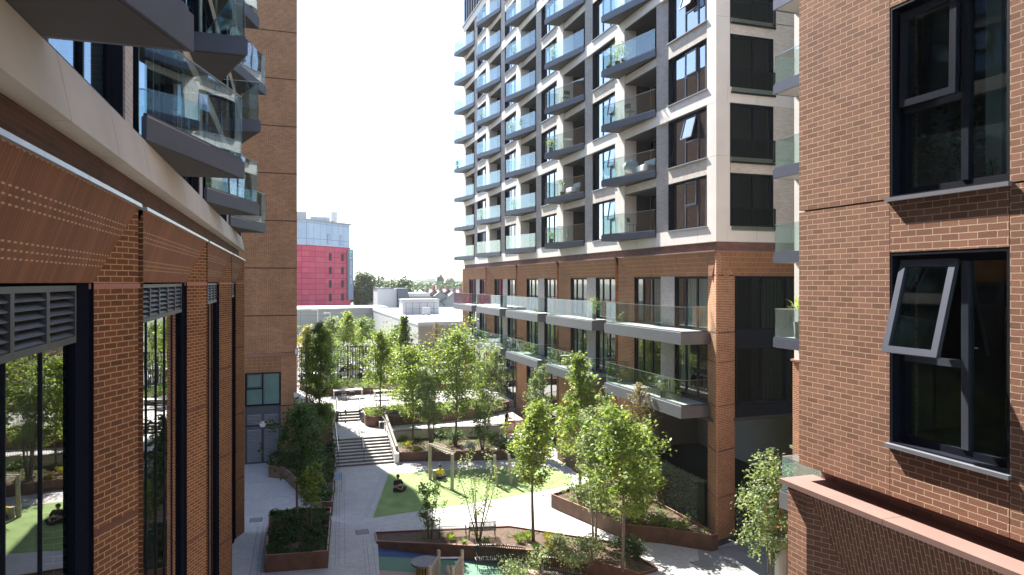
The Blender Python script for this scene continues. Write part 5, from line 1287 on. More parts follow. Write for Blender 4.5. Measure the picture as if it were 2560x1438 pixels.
m = MB(); m.tube([(5.72, 24.9, .36), (5.72, 24.9, .8), (5.7, 24.9, 1.1), (5.7, 24.9, 1.16)], [.16, .13, .07, .02], 12); m.build('carved_seat', M['timber'], t, smooth=True)
# benches
def bench(label, loc, rz, L=1.7, back=True, curve=0.0, n=22):
    t = thing('slatted_bench', label, 'bench', loc, 'slatted metal benches', local=True, rz=rz)
    def pos(u, v, z):
        a = u * curve
        if abs(curve) < 1e-4: return (u * L / 2, v, z)
        Rr = L / 2 / curve; return ((Rr + v) * math.sin(a), (Rr + v) * math.cos(a) - Rr, z)
    se, bk = MB(), MB()
    for i in range(n):
        u = -1 + 2 * i / (n - 1)
        se.tube([pos(u, -.24, .43), pos(u, -.05, .41), pos(u, .2, .43)], 0.019, 5)
        if back: bk.tube([pos(u, .2, .43), pos(u, .27, .62), pos(u, .34, .86), pos(u, .41, .88)], 0.019, 5)
    for v, z in ((-.24, .43), (.2, .43)):
        se.tube([pos(-1 + 2 * i / 10, v, z) for i in range(11)], .02, 6)
    se.build('seat', M['black_metal'], t)
    if back:
        bk.tube([pos(-1 + 2 * i / 10, .34, .86) for i in range(11)], .02, 6); bk.build('backrest', M['black_metal'], t)
    for u in (-.97, .97):
        lg = MB(); lg.tube([pos(u, -.24, 0), pos(u, -.24, .62), pos(u, .24, .64)], .016, 6); lg.build('armrest', M['black_metal'], t)
        lg = MB(); lg.tube([pos(u, .28, 0), pos(u, .22, .43)], .016, 6); lg.build('leg', M['black_metal'], t)
    return t
b1 = at(1134, 1347); bench('backless slatted bench in the sun behind the mulch bed', (b1[0], b1[1] + .2, 0), R(-12), 1.25, back=False)
b2 = at(1208, 1350); bench('upright slatted bench right of the backless bench', (b2[0], b2[1] + .2, 0), R(168), 1.2)
bench('large curved slatted bench in front of the rusty retaining wall', (8.65, 27.9, -.55), R(-25), 2.0, True, 0.35, 26)
bench('curved slatted bench at the bottom edge beside the pale shrub', (10.6, 25.6, -.55), R(-45), 1.7, True, 0.3, 22)
# terrace tables and chairs
def table(label, x, y, w=1.1, l=.7, z=TZc):
    t = thing('terrace_table', label, 'table', (x, y, z), local=True)
    m = MB(); m.box(-w / 2, w / 2, -l / 2, l / 2, .72, .75); m.build('table_top', M['white_metal'], t)
    for sx in (-1, 1):
        for sy in (-1, 1):
            m = MB(); m.box(sx * (w / 2 - .03) - .02, sx * (w / 2 - .03) + .02, sy * (l / 2 - .03) - .02, sy * (l / 2 - .03) + .02, 0, .72); m.build('leg', M['white_metal'], t)
    return t
def chair(label, x, y, rz, z=TZc, mat='rail_metal', group=None, first=[None]):
    if first[0]: return dup(first[0], (x, y, z), rz, label=label, group=group)
    t = thing('terrace_chair', label, 'chair', (x, y, z), group, local=True, rz=rz)
    m = MB(); m.box(-.21, .21, -.2, .2, .43, .455); m.build('seat', M[mat], t)
    m = MB(); m.box(-.2, .2, .19, .21, .6, .84); m.build('backrest', M[mat], t)
    for sx in (-1, 1):
        m = MB(); m.tube([(sx * .2, -.18, 0), (sx * .2, -.18, .44)], .013, 5); m.build('leg', M[mat], t)
        m = MB(); m.tube([(sx * .2, .2, 0), (sx * .2, .19, .44), (sx * .2, .21, .84)], .013, 5); m.build('leg', M[mat], t)
    first[0] = t; return t
q = at(950, 1015, TZc)
table('white table on the terrace behind the thin dark maple trunk', 7.6, 58.2); table('white table on the terrace at the left, above the upper steps', 5.0, 59.6, 2.4, .9); table('white table on the terrace nearest the cone shaped tree', 9.6, 57.4)
chair('chair left of the middle terrace table', 6.9, 58.0, R(90), group='terrace chairs'); chair('chair right of the middle terrace table', 8.4, 58.3, R(-90), group='terrace chairs')
chair('chair behind the long left terrace table', 5.4, 60.3, 0, group='terrace chairs'); chair('chair in front of the long left terrace table', 4.6, 58.8, R(180), group='terrace chairs')
chair('chair by the table nearest the cone shaped tree', 10.3, 57.2, R(-80), group='terrace chairs')
m = MB(); lb = thing('lounge_bench', 'wide low bench with a slanted back at the terrace planter', 'bench', (8.2, 60.2, TZc)); m.box(7.2, 9.2, 59.9, 60.4, TZc + .38, TZc + .44); m.build('seat', M['timber'], lb)
m = MB(); m.hexa([(7.2, 60.4, TZc + .4), (9.2, 60.4, TZc + .4), (9.2, 60.45, TZc + .4), (7.2, 60.45, TZc + .4), (7.2, 60.6, TZc + .9), (9.2, 60.6, TZc + .9), (9.2, 60.65, TZc + .9), (7.2, 60.65, TZc + .9)]); m.build('backrest', M['timber'], lb)
for x in (7.3, 9.1): m = MB(); m.box(x - .03, x + .03, 59.95, 60.35, TZc, TZc + .38); m.build('leg', M['white_metal'], lb)
# small cream seat by the ramp planter
t = thing('metal_stool', 'small cream metal seat against the ramp planter by the stair wall', 'seat', (6.6, 49.6, LZ)); m = MB(); m.box(6.35, 7.0, 49.45, 49.85, LZ + .42, LZ + .46); m.build('seat', M['white_metal'], t)
for x in (6.37, 6.98): m = MB(); m.box(x - .02, x + .02, 49.47, 49.83, LZ, LZ + .42); m.build('leg', M['white_metal'], t)
# lectern sign by the left path
q = at(843, 1230); t = thing('information_stand', 'slim metal stand with a blue-grey panel beside the left planter', 'sign', q)
for dx in (-.13, .25): m = MB(); m.tube([(q[0] + dx, q[1], 0), (q[0] + dx, q[1] + .1, .95)], .014, 6); m.build('leg', M['black_metal'], t)
m = MB(); m.hexa([(q[0] - .15, q[1] - .05, .72), (q[0] + .27, q[1] - .05, .72), (q[0] + .27, q[1] - .03, .70), (q[0] - .15, q[1] - .03, .70), (q[0] - .15, q[1] + .3, 1.0), (q[0] + .27, q[1] + .3, 1.0), (q[0] + .27, q[1] + .32, .98), (q[0] - .15, q[1] + .32, .98)]); m.build('panel', plain('panel_blue', (.2, .28, .33), .4), t)
# bin and box by the stairs
m = MB(); q = (5.5, 52.2, LZ); m.lathe(q, [(.16, 0), (.18, .05), (.18, .7), (.2, .72), (.2, .76), (0.01, .8)], 14); tag(m.build('litter_bin', M['slate']), 'small round bin at the right foot of the upper steps', 'bin')
# barrier
t = thing('barrier', 'orange and white plastic barrier on the landing of the side steps', 'barrier', (15.2, 45.2, 1.0))
A0, A1 = Vector((14.55, 45.25, 1.0)), Vector((16.9, 45.05, 1.0)); u_ = (A1 - A0)
m = MB(); m.bar(A0 + Vector((0, 0, .95)), A1 + Vector((0, 0, .95)), .05, .17); m.build('top_board', M['red_plastic'], t)
for i in (0.25, .62): 
    m = MB(); m.bar(A0 + u_ * i + Vector((0, -.03, .95)), A0 + u_ * (i + .17) + Vector((0, -.03, .95)), .02, .15); m.build('reflective_band', M['white_plastic'], t)
m = MB(); m.bar(A0 + Vector((0, 0, .2)), A1 + Vector((0, 0, .2)), .05, .12); m.build('bottom_board', M['red_plastic'], t)
for a, b in ((0, .0), (.25, .25), (.97, .97)): m = MB(); m.bar(A0 + u_ * a, A0 + u_ * b + Vector((0, 0, 1.0)), .06, .06); m.build('post', M['red_plastic'], t)
for a, b in ((.28, .6), (.6, .93)):
    m = MB(); m.bar(A0 + u_ * a + Vector((0, 0, .25 if a < .5 else .85)), A0 + u_ * b + Vector((0, 0, .85 if a < .5 else .25)), .04, .04); m.build('brace', M['red_plastic'], t)
# orange loop sculpture on a plinth
q = (18.35, 21.9); t = thing('loop_sculpture', 'bright orange looping sculpture on a pale plinth behind the pot tree', 'sculpture', (q[0], q[1], 0))
m = MB(); m.tube([(q[0], q[1], 0), (q[0], q[1], 1.75)], .32, 16); m.build('plinth', M['concrete'], t)
m = MB(); cx, cz = q[0] + .05, 3.75
def ring(c, r, a0, a1, n=20, w=.07, sx=1.0):
    m.tube([(c[0] + sx * r * math.cos(R(a0 + (a1 - a0) * i / n)), q[1] + .0, c[1] + r * math.sin(R(a0 + (a1 - a0) * i / n))) for i in range(n + 1)], w, 8)
ring((q[0] + .1, 3.65), .3, -60, 250); ring((q[0] - .2, 2.75), .6, 60, 330, 26, .075); ring((q[0] + .25, 2.55), .45, -20, 200, 22)
m.tube([(q[0] + .25, q[1], 3.38), (q[0] - .1, q[1], 3.3), (q[0] - .5, q[1], 3.25)], .07, 8); m.tube([(q[0] + .67, q[1], 2.6), (q[0] + .67, q[1], 2.1), (q[0] + .3, q[1], 1.95), (q[0] - .1, q[1], 2.1)], .075, 8)
m.build('loops', M['orange'], t, smooth=True)
# ------------------------------------------------------------------ things on the balconies
def potplant(label, loc, h, kind='bushy', leaf='leaf_mid', seed=1, pot=.16, ph=.3, n=400, ls=.09, potm='rail_metal'):
    t = thing('potted_plant', label, 'plant', loc, local=True)
    m = MB(); m.lathe((0, 0, 0), [(pot * .75, 0), (pot, ph), (pot * .9, ph), (pot * .85, ph - .03)], 12); m.build('pot', M[potm], t)
    rg = np.random.default_rng(seed)
    if kind == 'palm':
        V = []
        for i in range(26):
            az = rg.uniform(0, 6.28); el = rg.uniform(.2, 1.35); d = np.array([np.cos(az) * np.cos(el), np.sin(az) * np.cos(el), np.sin(el)]); L = h * rg.uniform(.35, .55)
            b = np.array([0, 0, h * .55]); s = np.cross(d, [0, 0, 1]); s /= np.linalg.norm(s); w = .03
            mid = b + d * L * .6 + [0, 0, .04]; tip = b + d * L + np.array([0, 0, -.10])
            V.append([b, mid - s * w, tip, mid + s * w])
        m = MB(); m.tube([(0, 0, ph - .05), (0, 0, h * .6)], [.03, .02], 6); m.build('stem', M['bark'], t)
        mesh_quads('fronds', np.array(V), M[leaf], t)
    else:
        m = MB(); m.tube([(0, 0, ph - .05), (0.02, 0, h * .8)], [.012, .006], 5); m.build('stem', M['bark'], t)
        C = rg.normal(0, 1, (n, 3)) * np.array([h * .16, h * .16, h * .2]) + np.array([0, 0, ph + (h - ph) * .55]); C[:, 2] = np.maximum(C[:, 2], ph)
        mesh_quads('leaves', leaves(C, rg, ls), M[leaf], t)
    return t
def deckz(k): return lv(k)[0] - 0.23 + 0.353
def bpos(b, along, out): return 31.04 + P9 * b + along, TX - out
def onbal(b, k, along, out): y, x = bpos(b, along, out); return (x, y, deckz(k))
potplant('tall leafy potted plant on the second lowest-window tower balcony nearest the corner', onbal(0, 3, 3.2, .55), 1.35, seed=1, leaf='leaf_lime', n=420)
potplant('low dark planter bowl beside the tall plant on the corner-side balcony', onbal(0, 3, 3.75, .72), .35, seed=2, pot=.25, ph=.16, n=90)
potplant('wispy tall plant right of the leafy one on the corner-side balcony', onbal(0, 3, 2.6, .45), 1.2, seed=3, leaf='leaf_grey', n=200)
potplant('round palm in a pot on the second balcony column, one above the lowest', onbal(1, 1, 2.6, .4), 1.2, 'palm', 'leaf_lime', 4)
potplant('bushy plant on the second balcony column, third from the bottom', onbal(1, 2, 3.6, .8), .9, seed=5, leaf='leaf_grey')
potplant('leafy pot plant near the end of the third balcony column halfway up', onbal(2, 3, 3.4, .7), .9, seed=6, leaf='leaf_grey')
potplant('dark leafy pot plant on the same balcony nearer its wall', onbal(2, 3, 2.0, .3), .9, seed=7, leaf='leaf_mid')
potplant('grey leafy plant on the third balcony column above the lowest', onbal(2, 1, 3.2, .6), .8, seed=8, leaf='leaf_grey')
potplant('green plant at the corner of the farthest balcony column halfway up', onbal(4, 3, 3.6, .8), .9, seed=9)
potplant('palm in a tall box on the half hidden balcony beside the near brick wall', (17.45, 20.0, CH - 2.4 + .36), 1.75, 'palm', 'leaf_lime', 10, .2, .6, potm='concrete')
potplant('pale bamboo in a box on the half hidden balcony right of the palm', (17.5, 19.0, CH - 2.4 + .36), 1.3, seed=11, leaf='leaf_lime', pot=.2, ph=.6, n=350, potm='concrete')
# hanging egg chair and sofa on balcony 0, storey 1
x0, y0, z0 = onbal(0, 1, 2.4, .1)
t = thing('lounge_chair', 'white shell lounge chair on the lower corner-side balcony', 'chair', (x0, y0, z0), local=True, rz=R(-60))
m = MB(); n0 = len(m.v); m.ball((0, 0, .55), .48, 14, 9, (1, .85, .75)); m.v = [(x, y, z) if y < .05 or z < .5 else (x, y * .2, z - .12) for x, y, z in m.v]; m.build('shell', M['white_plastic'], t, smooth=True)
for a in (0, 2.1, 4.2): m = MB(); m.tube([(0, 0, .3), (.3 * math.cos(a), .3 * math.sin(a), 0)], .015, 5); m.build('leg', M['white_metal'], t)
t = thing('garden_sofa', 'white cushioned seat beside the shell chair on the lower corner-side balcony', 'sofa', (x0 + .1, y0 - 1.2, z0), local=True)
m = MB(); m.box(-.35, .35, -.6, .6, .05, .4); m.build('seat_cushion', M['white_plastic'], t, bevel=.05); m = MB(); m.box(.3, .45, -.6, .6, .4, .75); m.build('backrest', M['white_plastic'], t, bevel=.05)
x0, y0, z0 = onbal(1, 1, 1.9, .2)
t = thing('garden_sofa', 'white low seat beside the round palm on the tower', 'sofa', (x0, y0 - .6, z0), local=True)
m = MB(); m.box(-.3, .3, -.5, .5, .1, .42); m.build('seat_cushion', M['white_plastic'], t, bevel=.05); m = MB(); m.box(.25, .38, -.5, .5, .42, .75); m.build('backrest', M['white_plastic'], t, bevel=.05)
def airer(label, loc, rz, cols):
    t = thing('clothes_airer', label, 'airer', loc, local=True, rz=rz)
    for s in (-.35, .35):
        m = MB(); m.tube([(s, -.25, 0), (s, .25, .9)], .01, 5); m.build('leg', M['white_metal'], t); m = MB(); m.tube([(s, .25, 0), (s, -.25, .9)], .01, 5); m.build('leg', M['white_metal'], t)
    m = MB(); m.box(-.55, .55, -.25, .25, .89, .9); m.build('rack', M['white_metal'], t)
    for i, c in enumerate(cols):
        m = MB(); x = -.5 + 1.0 * i / len(cols); w = .9 / len(cols)
        for k in range(5): m.box(x + w * k / 5, x + w * (k + 1) / 5, -.27 - .02 * (k % 2), -.24 - .02 * (k % 2), .35 + .06 * ((i * 7 + k) % 3), .91)
        m.build('towel', M[c], t)
    return t
M['teal'] = plain('teal_cloth', (.05, .22, .24), .9); M['lilac'] = plain('lilac_cloth', (.35, .28, .38), .9)
x0, y0, z0 = onbal(1, 0, 2.4, .35); airer('airer with teal and lilac laundry on the lowest balcony of the second column', (x0, y0, z0), R(75), ['white_plastic', 'teal', 'teal', 'white_plastic', 'lilac', 'curtain'])
airer('airer with dark clothes on the lower terrace deck by the corner pier', (TX - .55, 29.4, CH - 5.57), R(80), ['white_plastic', 'black_cloth', 'white_plastic', 'black_cloth', 'denim', 'black_cloth'])
def dtable(label, y, z, out=.5):
    t = thing('balcony_table', label, 'table', (TX - out, y, z), local=True)
    m = MB(); m.tube([(0, 0, .68), (0, 0, .71)], .34, 16); m.build('table_top', M['white_metal'], t); m = MB(); m.tube([(0, 0, 0), (0, 0, .68)], .03, 6); m.build('pedestal', M['white_metal'], t)
dtable('round white table on the second lower terrace deck', 39.3, CH - 5.57); dtable('small round table on the far end of the second lower terrace deck', 41.8, CH - 5.57)
dtable('round table on the balcony with clutter above the second column palm', 31.04 + P9 + 2.2, deckz(2), .2)
for i, (y, lab) in enumerate(((38.4, 'chair right of the round white table on the deck'), (40.3, 'chair left of the round white table on the deck'), (41.0, 'chair between the two tables on the deck'))):
    chair(lab, TX - .6, y, R(90 if i % 2 else -90), CH - 5.57, group='chairs on the lower terrace decks')
chair('folded chair on the farthest lower deck', TX - .6, 66.0, R(50), CH - 5.57, group='chairs on the lower terrace decks')
potplant('small tree in a pot on the upper terrace deck of the second bay', (TX - .4, 37.6, CH - 2.26), 1.3, seed=21, leaf='leaf_lime', n=300)
potplant('leafy plant by the glass on the lower deck below the airer', (TX - .8, 29.0, CH - 5.57), .8, seed=22, leaf='leaf_grey', n=200)
# plants inside the near windows
potplant('dark leafy plant behind the glass of the upper near window', (NX + .75, 6.2, CH + 1.05), 1.0, seed=31, leaf='leaf_dark', n=500, pot=.15)
potplant('small seedling pot on the sill inside the upper near window', (NX + .30, 5.45, CH + 1.05), .26, seed=32, leaf='leaf_dark', n=60, pot=.06, ph=.11, ls=.04)
potplant('second small seedling pot on the same sill nearer the frame', (NX + .30, 5.2, CH + 1.05), .24, seed=33, leaf='leaf_mid', n=60, pot=.06, ph=.11, ls=.04)
t = thing('dining_table', 'dark table inside the lower near window', 'table', (NX + 1.9, 5.2, CH - 2.2), local=True)
m = MB(); m.box(-.5, .5, -.8, .6, .72, .76); m.build('table_top', M['black_metal'], t)
for sx in (-.45, .45):
    for sy in (-.75, .55): m = MB(); m.box(sx - .03, sx + .03, sy - .03, sy + .03, 0, .72); m.build('leg', M['black_metal'], t)

for i, (b, k, al, ou, lab) in enumerate(((1, 0, 3.6, .8, 'leafy pot plant at the tip of the lowest balcony, second column'), (2, 5, 3.2, .6, 'pot plant near the top of the third balcony column'), (3, 1, 3.3, .7, 'small pot plant on the fourth column, one above the lowest balcony'),
        (3, 4, 3.3, .7, 'pot plant on the fourth balcony column halfway up'), (0, 5, 2.6, .5, 'pot plant on the high balcony nearest the tower corner'), (1, 4, 3.4, .7, 'pot plant on the second column, two above the cluttered table'))):
    potplant(lab, onbal(b, k, al, ou), .7 + .1 * (i % 3), seed=60 + i, leaf=('leaf_grey', 'leaf_mid', 'leaf_lime')[i % 3], n=220)
for i, (b, k, al, lab) in enumerate(((0, 0, 2.2, 'chair on the lowest balcony nearest the tower corner'), (0, 2, 2.4, 'chair on the third balcony up nearest the tower corner'), (1, 3, 2.5, 'chair on the second column, one above the cluttered table'), (2, 2, 2.3, 'chair on the third balcony column, third from the bottom'))):
    x0, y0, z0 = onbal(b, k, al, .2); chair(lab, x0, y0, R(40 + 70 * i), z0, group='chairs on the tower balconies')
# ================================================================== BEYOND THE FENCE
M['panel_grey'] = brick('grey_cladding', (0.38, 0.375, 0.32), (0.42, 0.41, 0.355), (0.19, 0.19, 0.18), 5.0, 1.9, 0.03, offset=0.0, bump=0, var=0.08)
M['panel_white'] = plain('pale_cladding', (0.43, 0.42, 0.38), 0.7, var=0.04, scale=.3)
M['panel_tan'] = plain('tan_cladding', (0.34, 0.29, 0.23), 0.8, var=0.05, scale=.3)
M['panel_red'] = brick('red_cladding', (0.58, 0.07, 0.11), (0.66, 0.11, 0.15), (0.30, 0.02, 0.05), 3.4, 1.25, 0.05, offset=0.0, bump=0, var=0.05)
M['curtain_wall'] = brick('hotel_glazing', (0.38, 0.47, 0.60), (0.46, 0.54, 0.64), (0.22, 0.28, 0.37), 2.2, 3.6, 0.06, offset=0.0, bump=0, rough=0.25, var=0.06)
M['roof_white'] = plain('white_roof', (0.55, 0.55, 0.55), 0.8, var=0.03, scale=.2)
M['roof_tile'] = plain('roof_tile', (0.20, 0.15, 0.13), 0.9, var=0.15)
M['roof_slate'] = plain('roof_slate', (0.17, 0.17, 0.19), 0.8, var=0.15)
GZ = 1.3
# grey warehouse
gw = thing('grey_warehouse', 'long grey panelled warehouse beyond the fence under the red hotel', 'building', (8, 130, GZ))
fixn(MB().prism([(1, 126), (9, 128.5), (18.6, 133), (18.6, 143), (-10, 143), (-10, 124)], GZ, 6.6).build('wall', M['panel_grey'], gw))
fixn(MB().prism([(0.9, 125.8), (9.0, 128.3), (18.7, 132.8), (18.7, 143.1), (-10.1, 143.1), (-10, 123.8)], 6.602, 6.9).build('roof_edge', M['panel_white'], gw))
MB().prism([(15.6, 131.4), (17.2, 132.2), (17.2, 133.2), (15.6, 132.4)], GZ, 4.2).build('door', M['slate'], gw)
# pale flat-roofed warehouse
WX, WY = 15.6, 84.3
ww_ = thing('white_warehouse', 'pale flat roofed warehouse beyond the fence with a strip window', 'building', (WX + 8, WY, GZ))
MB().box(WX, WX + 38, WY, WY + 47, GZ, 6.3).build('wall', M['panel_white'], ww_)
MB().box(WX + .1, WX + 38, WY - .06, WY - 0.004, GZ, 6.1).build('front_cladding', M['panel_tan'], ww_)
MB().box(WX - .06, WX + 38.1, WY - .1, WY + 47.1, 6.31, 6.7).build('parapet', M['roof_white'], ww_)
MB().box(WX - .03, WX - .004, WY + 13, WY + 19.5, 4.3, 5.2).build('window', M['navy'], ww_)
for y in (WY + 15, WY + 17.3): MB().box(WX - .05, WX - .032, y, y + .12, 4.3, 5.2).build('mullion', M['white_metal'], ww_)
# rooftop plant box with guard rail
rp = thing('rooftop_plant', 'white louvred plant box with handrails on the pale warehouse roof', 'plant unit', (25, 104, 6.7))
x0, d = atd(1000, 105)[0], 105
MB().box(16.9, 22.6, 104.5, 107.5, 6.7, 8.9).build('casing', M['roof_white'], rp)
MB().box(16.8, 22.7, 104.4, 107.6, 8.901, 9.05).build('casing_lid', M['panel_white'], rp)
m = MB()
for x in (17.3, 18.3, 19.4, 20.6, 21.6, 22.5): m.bar((x, 103.6, 6.7), (x, 103.6, 8.6), .06)
for z in (7.6, 8.5): m.bar((17.2, 103.6, z), (22.6, 103.6, z), .05)
m.build('guard_rail', M['frame_grey'], rp)
t = thing('rooftop_fan', 'grey boxed fan unit in front of the rooftop plant box', 'plant unit', (19.3, 102, 6.7)); MB().box(19.3, 20.4, 100.6, 101.5, 6.9, 7.9).build('housing', M['alu'], t)
for x in (19.4, 20.3): MB().box(x - .05, x + .05, 100.7, 101.4, 6.7, 6.9).build('foot', M['slate'], t)
# white box and dark box behind
wb = thing('white_depot', 'white windowless box building behind the pale warehouse roof', 'building', (20, 145, GZ))
MB().box(18.2, 22.3, 145, 152, GZ, 10.2).build('wall', M['roof_white'], wb); MB().box(18.1, 21.6, 144.9, 152, 10.201, 10.4).build('roof_edge', M['slate'], wb)
db = thing('dark_depot', 'dark ribbed box building right of the white depot', 'building', (23.4, 144, GZ)); MB().box(22.4, 24.5, 144, 152, GZ, 10.2).build('wall', M['slate'], db); MB().box(22.35, 24.6, 143.9, 152, 10.201, 10.35).build('roof_edge', M['frame_grey'], db)
gb = thing('low_store', 'low cream shop building with a grey flat roof beyond the dark depot', 'building', (27, 146, GZ)); MB().box(25, 29.2, 146, 158, GZ, 8.6).build('wall', M['panel_white'], gb); MB().box(24.9, 29.5, 145.6, 158, 8.602, 9.3).build('roof_edge', M['alu'], gb)
for x in (25.6, 27.3): MB().box(x, x + 1.1, 145.95, 145.996, 6.2, 8.1).build('window', M['navy'], gb)
# hotel
c0 = atd(772, 155); c1 = atd(876, 169); H0 = Vector(c0[:2]); H1 = Vector(c1[:2]); u = (H1 - H0).normalized(); nrm = Vector((u.y, -u.x)); LH = (H1 - H0).length
hb = thing('red_hotel', 'red panelled hotel with pale glazed top storeys in the distance', 'building', (H0.x, H0.y, GZ))
def hpoly(e=0.0): return [tuple(H0 + nrm * e - u * e), tuple(H1 + nrm * e + u * e), tuple(H1 - nrm * (14 + e) + u * e), (-14, H0.y + 16), (-14, H0.y - .3 - e), (H0.x - e * .5, H0.y - .3 - e)]
fixn(MB().prism(hpoly(), GZ, CH + 8.4).build('red_wall', M['panel_red'], hb)); fixn(MB().prism(hpoly(-.15), CH + 8.402, CH + 14.0).build('glazed_storeys', M['curtain_wall'], hb))
fixn(MB().prism(hpoly(.25), CH + 14.0, CH + 14.35).build('roof_edge', M['panel_white'], hb))
FH = F2(tuple(H0), tuple(u), tuple(nrm))
for r_ in range(4):
    for a in (LH * .46, LH * .76):
        z = CH + 6.8 - 3.2 * r_; o = MB().fbox(FH, a, a + 1.45, 0.02, 0.06, z - 1.75, z).build('window', M['core'], hb)
        MB().fbox(FH, a + .95, a + 1.42, .061, .1, z - 1.72, z - .03).build('window_reveal', M['panel_red'], o)
for a in (LH * .44, LH * .74): 
    o = MB().fbox(FH, a, a + .9, 0.02 - .15, -.1, CH + 8.9, CH + 11.3).build('window', M['slate'], hb); MB().fbox(FH, a + .12, a + .78, -.1, -.08, CH + 9.0, CH + 11.2).build('pane', M['curtain_wall'], o)
fixn(MB().box(H0.x - 12, H0.x - .5, H0.y + 1, H0.y + 6, CH + 14.35, CH + 16.0).build('roof_plant', M['alu'], hb))
fixn(MB().box(H0.x + .5, H0.x + 5, H0.y + 6, H0.y + 9, CH + 14.35, CH + 15.4).build('roof_plant', M['curtain_wall'], hb))
mk = MB(); mk.box(H0.x + 5.2, H0.x + 6.6, H0.y + 5, H0.y + 6.4, CH + 14.35, CH + 16.6); mk.build('roof_cowl', M['white_metal'], hb)
# hotel sign on the corner, text runs down
sg = thing('hotel_sign', 'tall blue-grey vertical sign with white lettering on the corner of the red hotel', 'sign', (H1.x, H1.y, GZ))
MB().fbox(FH, LH - 1.55, LH + .35, .12, .62, CH - 4.4, CH + 8.0).build('sign_board', plain('sign_blue_grey', (.22, .27, .34), .5), sg)
gm = MB().fbox(FH, LH - 1.2, LH - .1, .621, .66, CH + 5.6, CH + 7.7).build('emblem_panel', plain('sign_pale_green', (.35, .55, .45), .5), sg)
def text(body, par, F, a, b, ztop, size, mat, name='lettering', shear=.25):
    cu = bpy.data.curves.new(name, 'FONT'); cu.body = body; cu.size = size; cu.extrude = .02; cu.shear = shear; cu.align_x = 'LEFT'
    o = bpy.data.objects.new(name, cu); COL.objects.link(o)
    dg = bpy.context.evaluated_depsgraph_get(); me = bpy.data.meshes.new_from_object(o.evaluated_get(dg)); bpy.data.objects.remove(o)
    me.materials.clear(); me.materials.append(mat)
    off = OFF[par.name]
    for v in me.vertices:
        x, y, z = v.co      # x runs down the sign, y across towards +a
        p = F.p(a + y, b + z, ztop - x); v.co = (p[0] - off.x, p[1] - off.y, p[2] - off.z)
    n = bpy.data.objects.new(name, me); COL.objects.link(n); n.parent = par; OFF[n.name] = off; return n
text('Holiday Inn', sg, FH, LH - 1.0, .65, CH + 5.3, 1.25, M['white_plastic'])
text('H', sg, FH, LH - 1.0, .69, CH + 7.1, 1.25, plain('sign_green', (.05, .3, .12), .5), 'emblem')
# lamp posts by the warehouse
for px, top, dd_ in ((794, 776, 92), (825, 784, 88)):
    x, y, _ = atd(px, dd_); z = CH - (top - 705) * dd_ / 1708
    t = thing('street_lamp', 'slim white lamp post, ' + ('left' if px < 800 else 'right') + ' of the two before the grey warehouse', 'street lamp', (x, y, GZ), 'slim lamp posts')
    m = MB(); m.tube([(x, y, GZ), (x, y, z)], [.09, .05], 8); m.build('pole', M['white_metal'], t); m = MB(); m.box(x - .8, x + .05, y - .12, y + .12, z, z + .1); m.build('lamp_head', M['white_metal'], t)
# parked cars
def car(label, loc, rz, col):
    t = thing('parked_car', label, 'car', loc, 'cars parked beyond the fence', local=True, rz=rz)
    pm = plain('car_paint_' + label[:6], col, .3, .3, var=.02)
    m = MB(); pr = [(-2.1, .35), (-2.1, .75), (-1.5, .9), (1.9, .88), (2.15, .7), (2.15, .35)]
    m.f.append(None); m.f.pop()
    k = len(pr)
    for y in (-.85, .85): m.v += [(x, y, z) for x, z in pr]
    m.f += [tuple(reversed(range(k))), tuple(range(k, 2 * k))] + [(i, (i + 1) % k, k + (i + 1) % k, k + i) for i in range(k)]
    fixn(m.build('body', pm, t, bevel=.06))
    m = MB(); pr = [(-1.4, .9), (-.75, 1.42), (.95, 1.42), (1.75, .9)]; k = 4
    for y, s in ((-.78, 1), (.78, 1)): m.v += [(x, y if z < 1 else y * .82, z) for x, z in pr]
    m.f += [(3, 2, 1, 0), (4, 5, 6, 7)] + [(i, (i + 1) % k, k + (i + 1) % k, k + i) for i in range(k)]
    fixn(m.build('windows', M['glass_near'] if False else M['navy'], t)); m = MB(); m.box(-.72, .93, -.62, .62, 1.421, 1.45); m.build('roof', pm, t, bevel=.02)
    for x in (-1.3, 1.35):
        for y in (-.86, .86): 
            m = MB(); m.tube([(x, y - .1 * (y > 0) , .33), (x, y + .1 * (y < 0), .33)], .33, 14); w = m.build('wheel', M['black_cloth'], t)
    for y in (-.6, .6): m = MB(); m.box(-2.13, -2.09, y - .17, y + .17, .6, .72); m.build('headlight', M['white_plastic'], t)
    return t
for i, (px, dd_, c, rz, lb) in enumerate(((862, 73.5, (.7, .7, .7), 30, 'white car behind the fence below the tallest street tree'), (905, 78, (.55, .56, .58), 80, 'silver car behind the fence by the round topped tree'),
        (965, 80, (.65, .65, .66), 75, 'pale car behind the fence at the middle'), (1040, 78, (.6, .6, .62), 80, 'light grey car behind the fence right of the cone shaped tree'), (1105, 76, (.5, .5, .5), 85, 'grey car behind the fence near the tan wall'), (800, 74, (.55, .55, .56), 60, 'silver car behind the fence near the golden tree'))):
    x, y, _ = atd(px, dd_); car(lb, (x, y, GZ), R(rz), c)
struct(flat('car_park', [(-6, 68), (50, 68), (50, 84), (15, 84), (15, 124), (-6, 122)], GZ + .004, plain('car_park_tarmac', (.24, .24, .235), .9)))
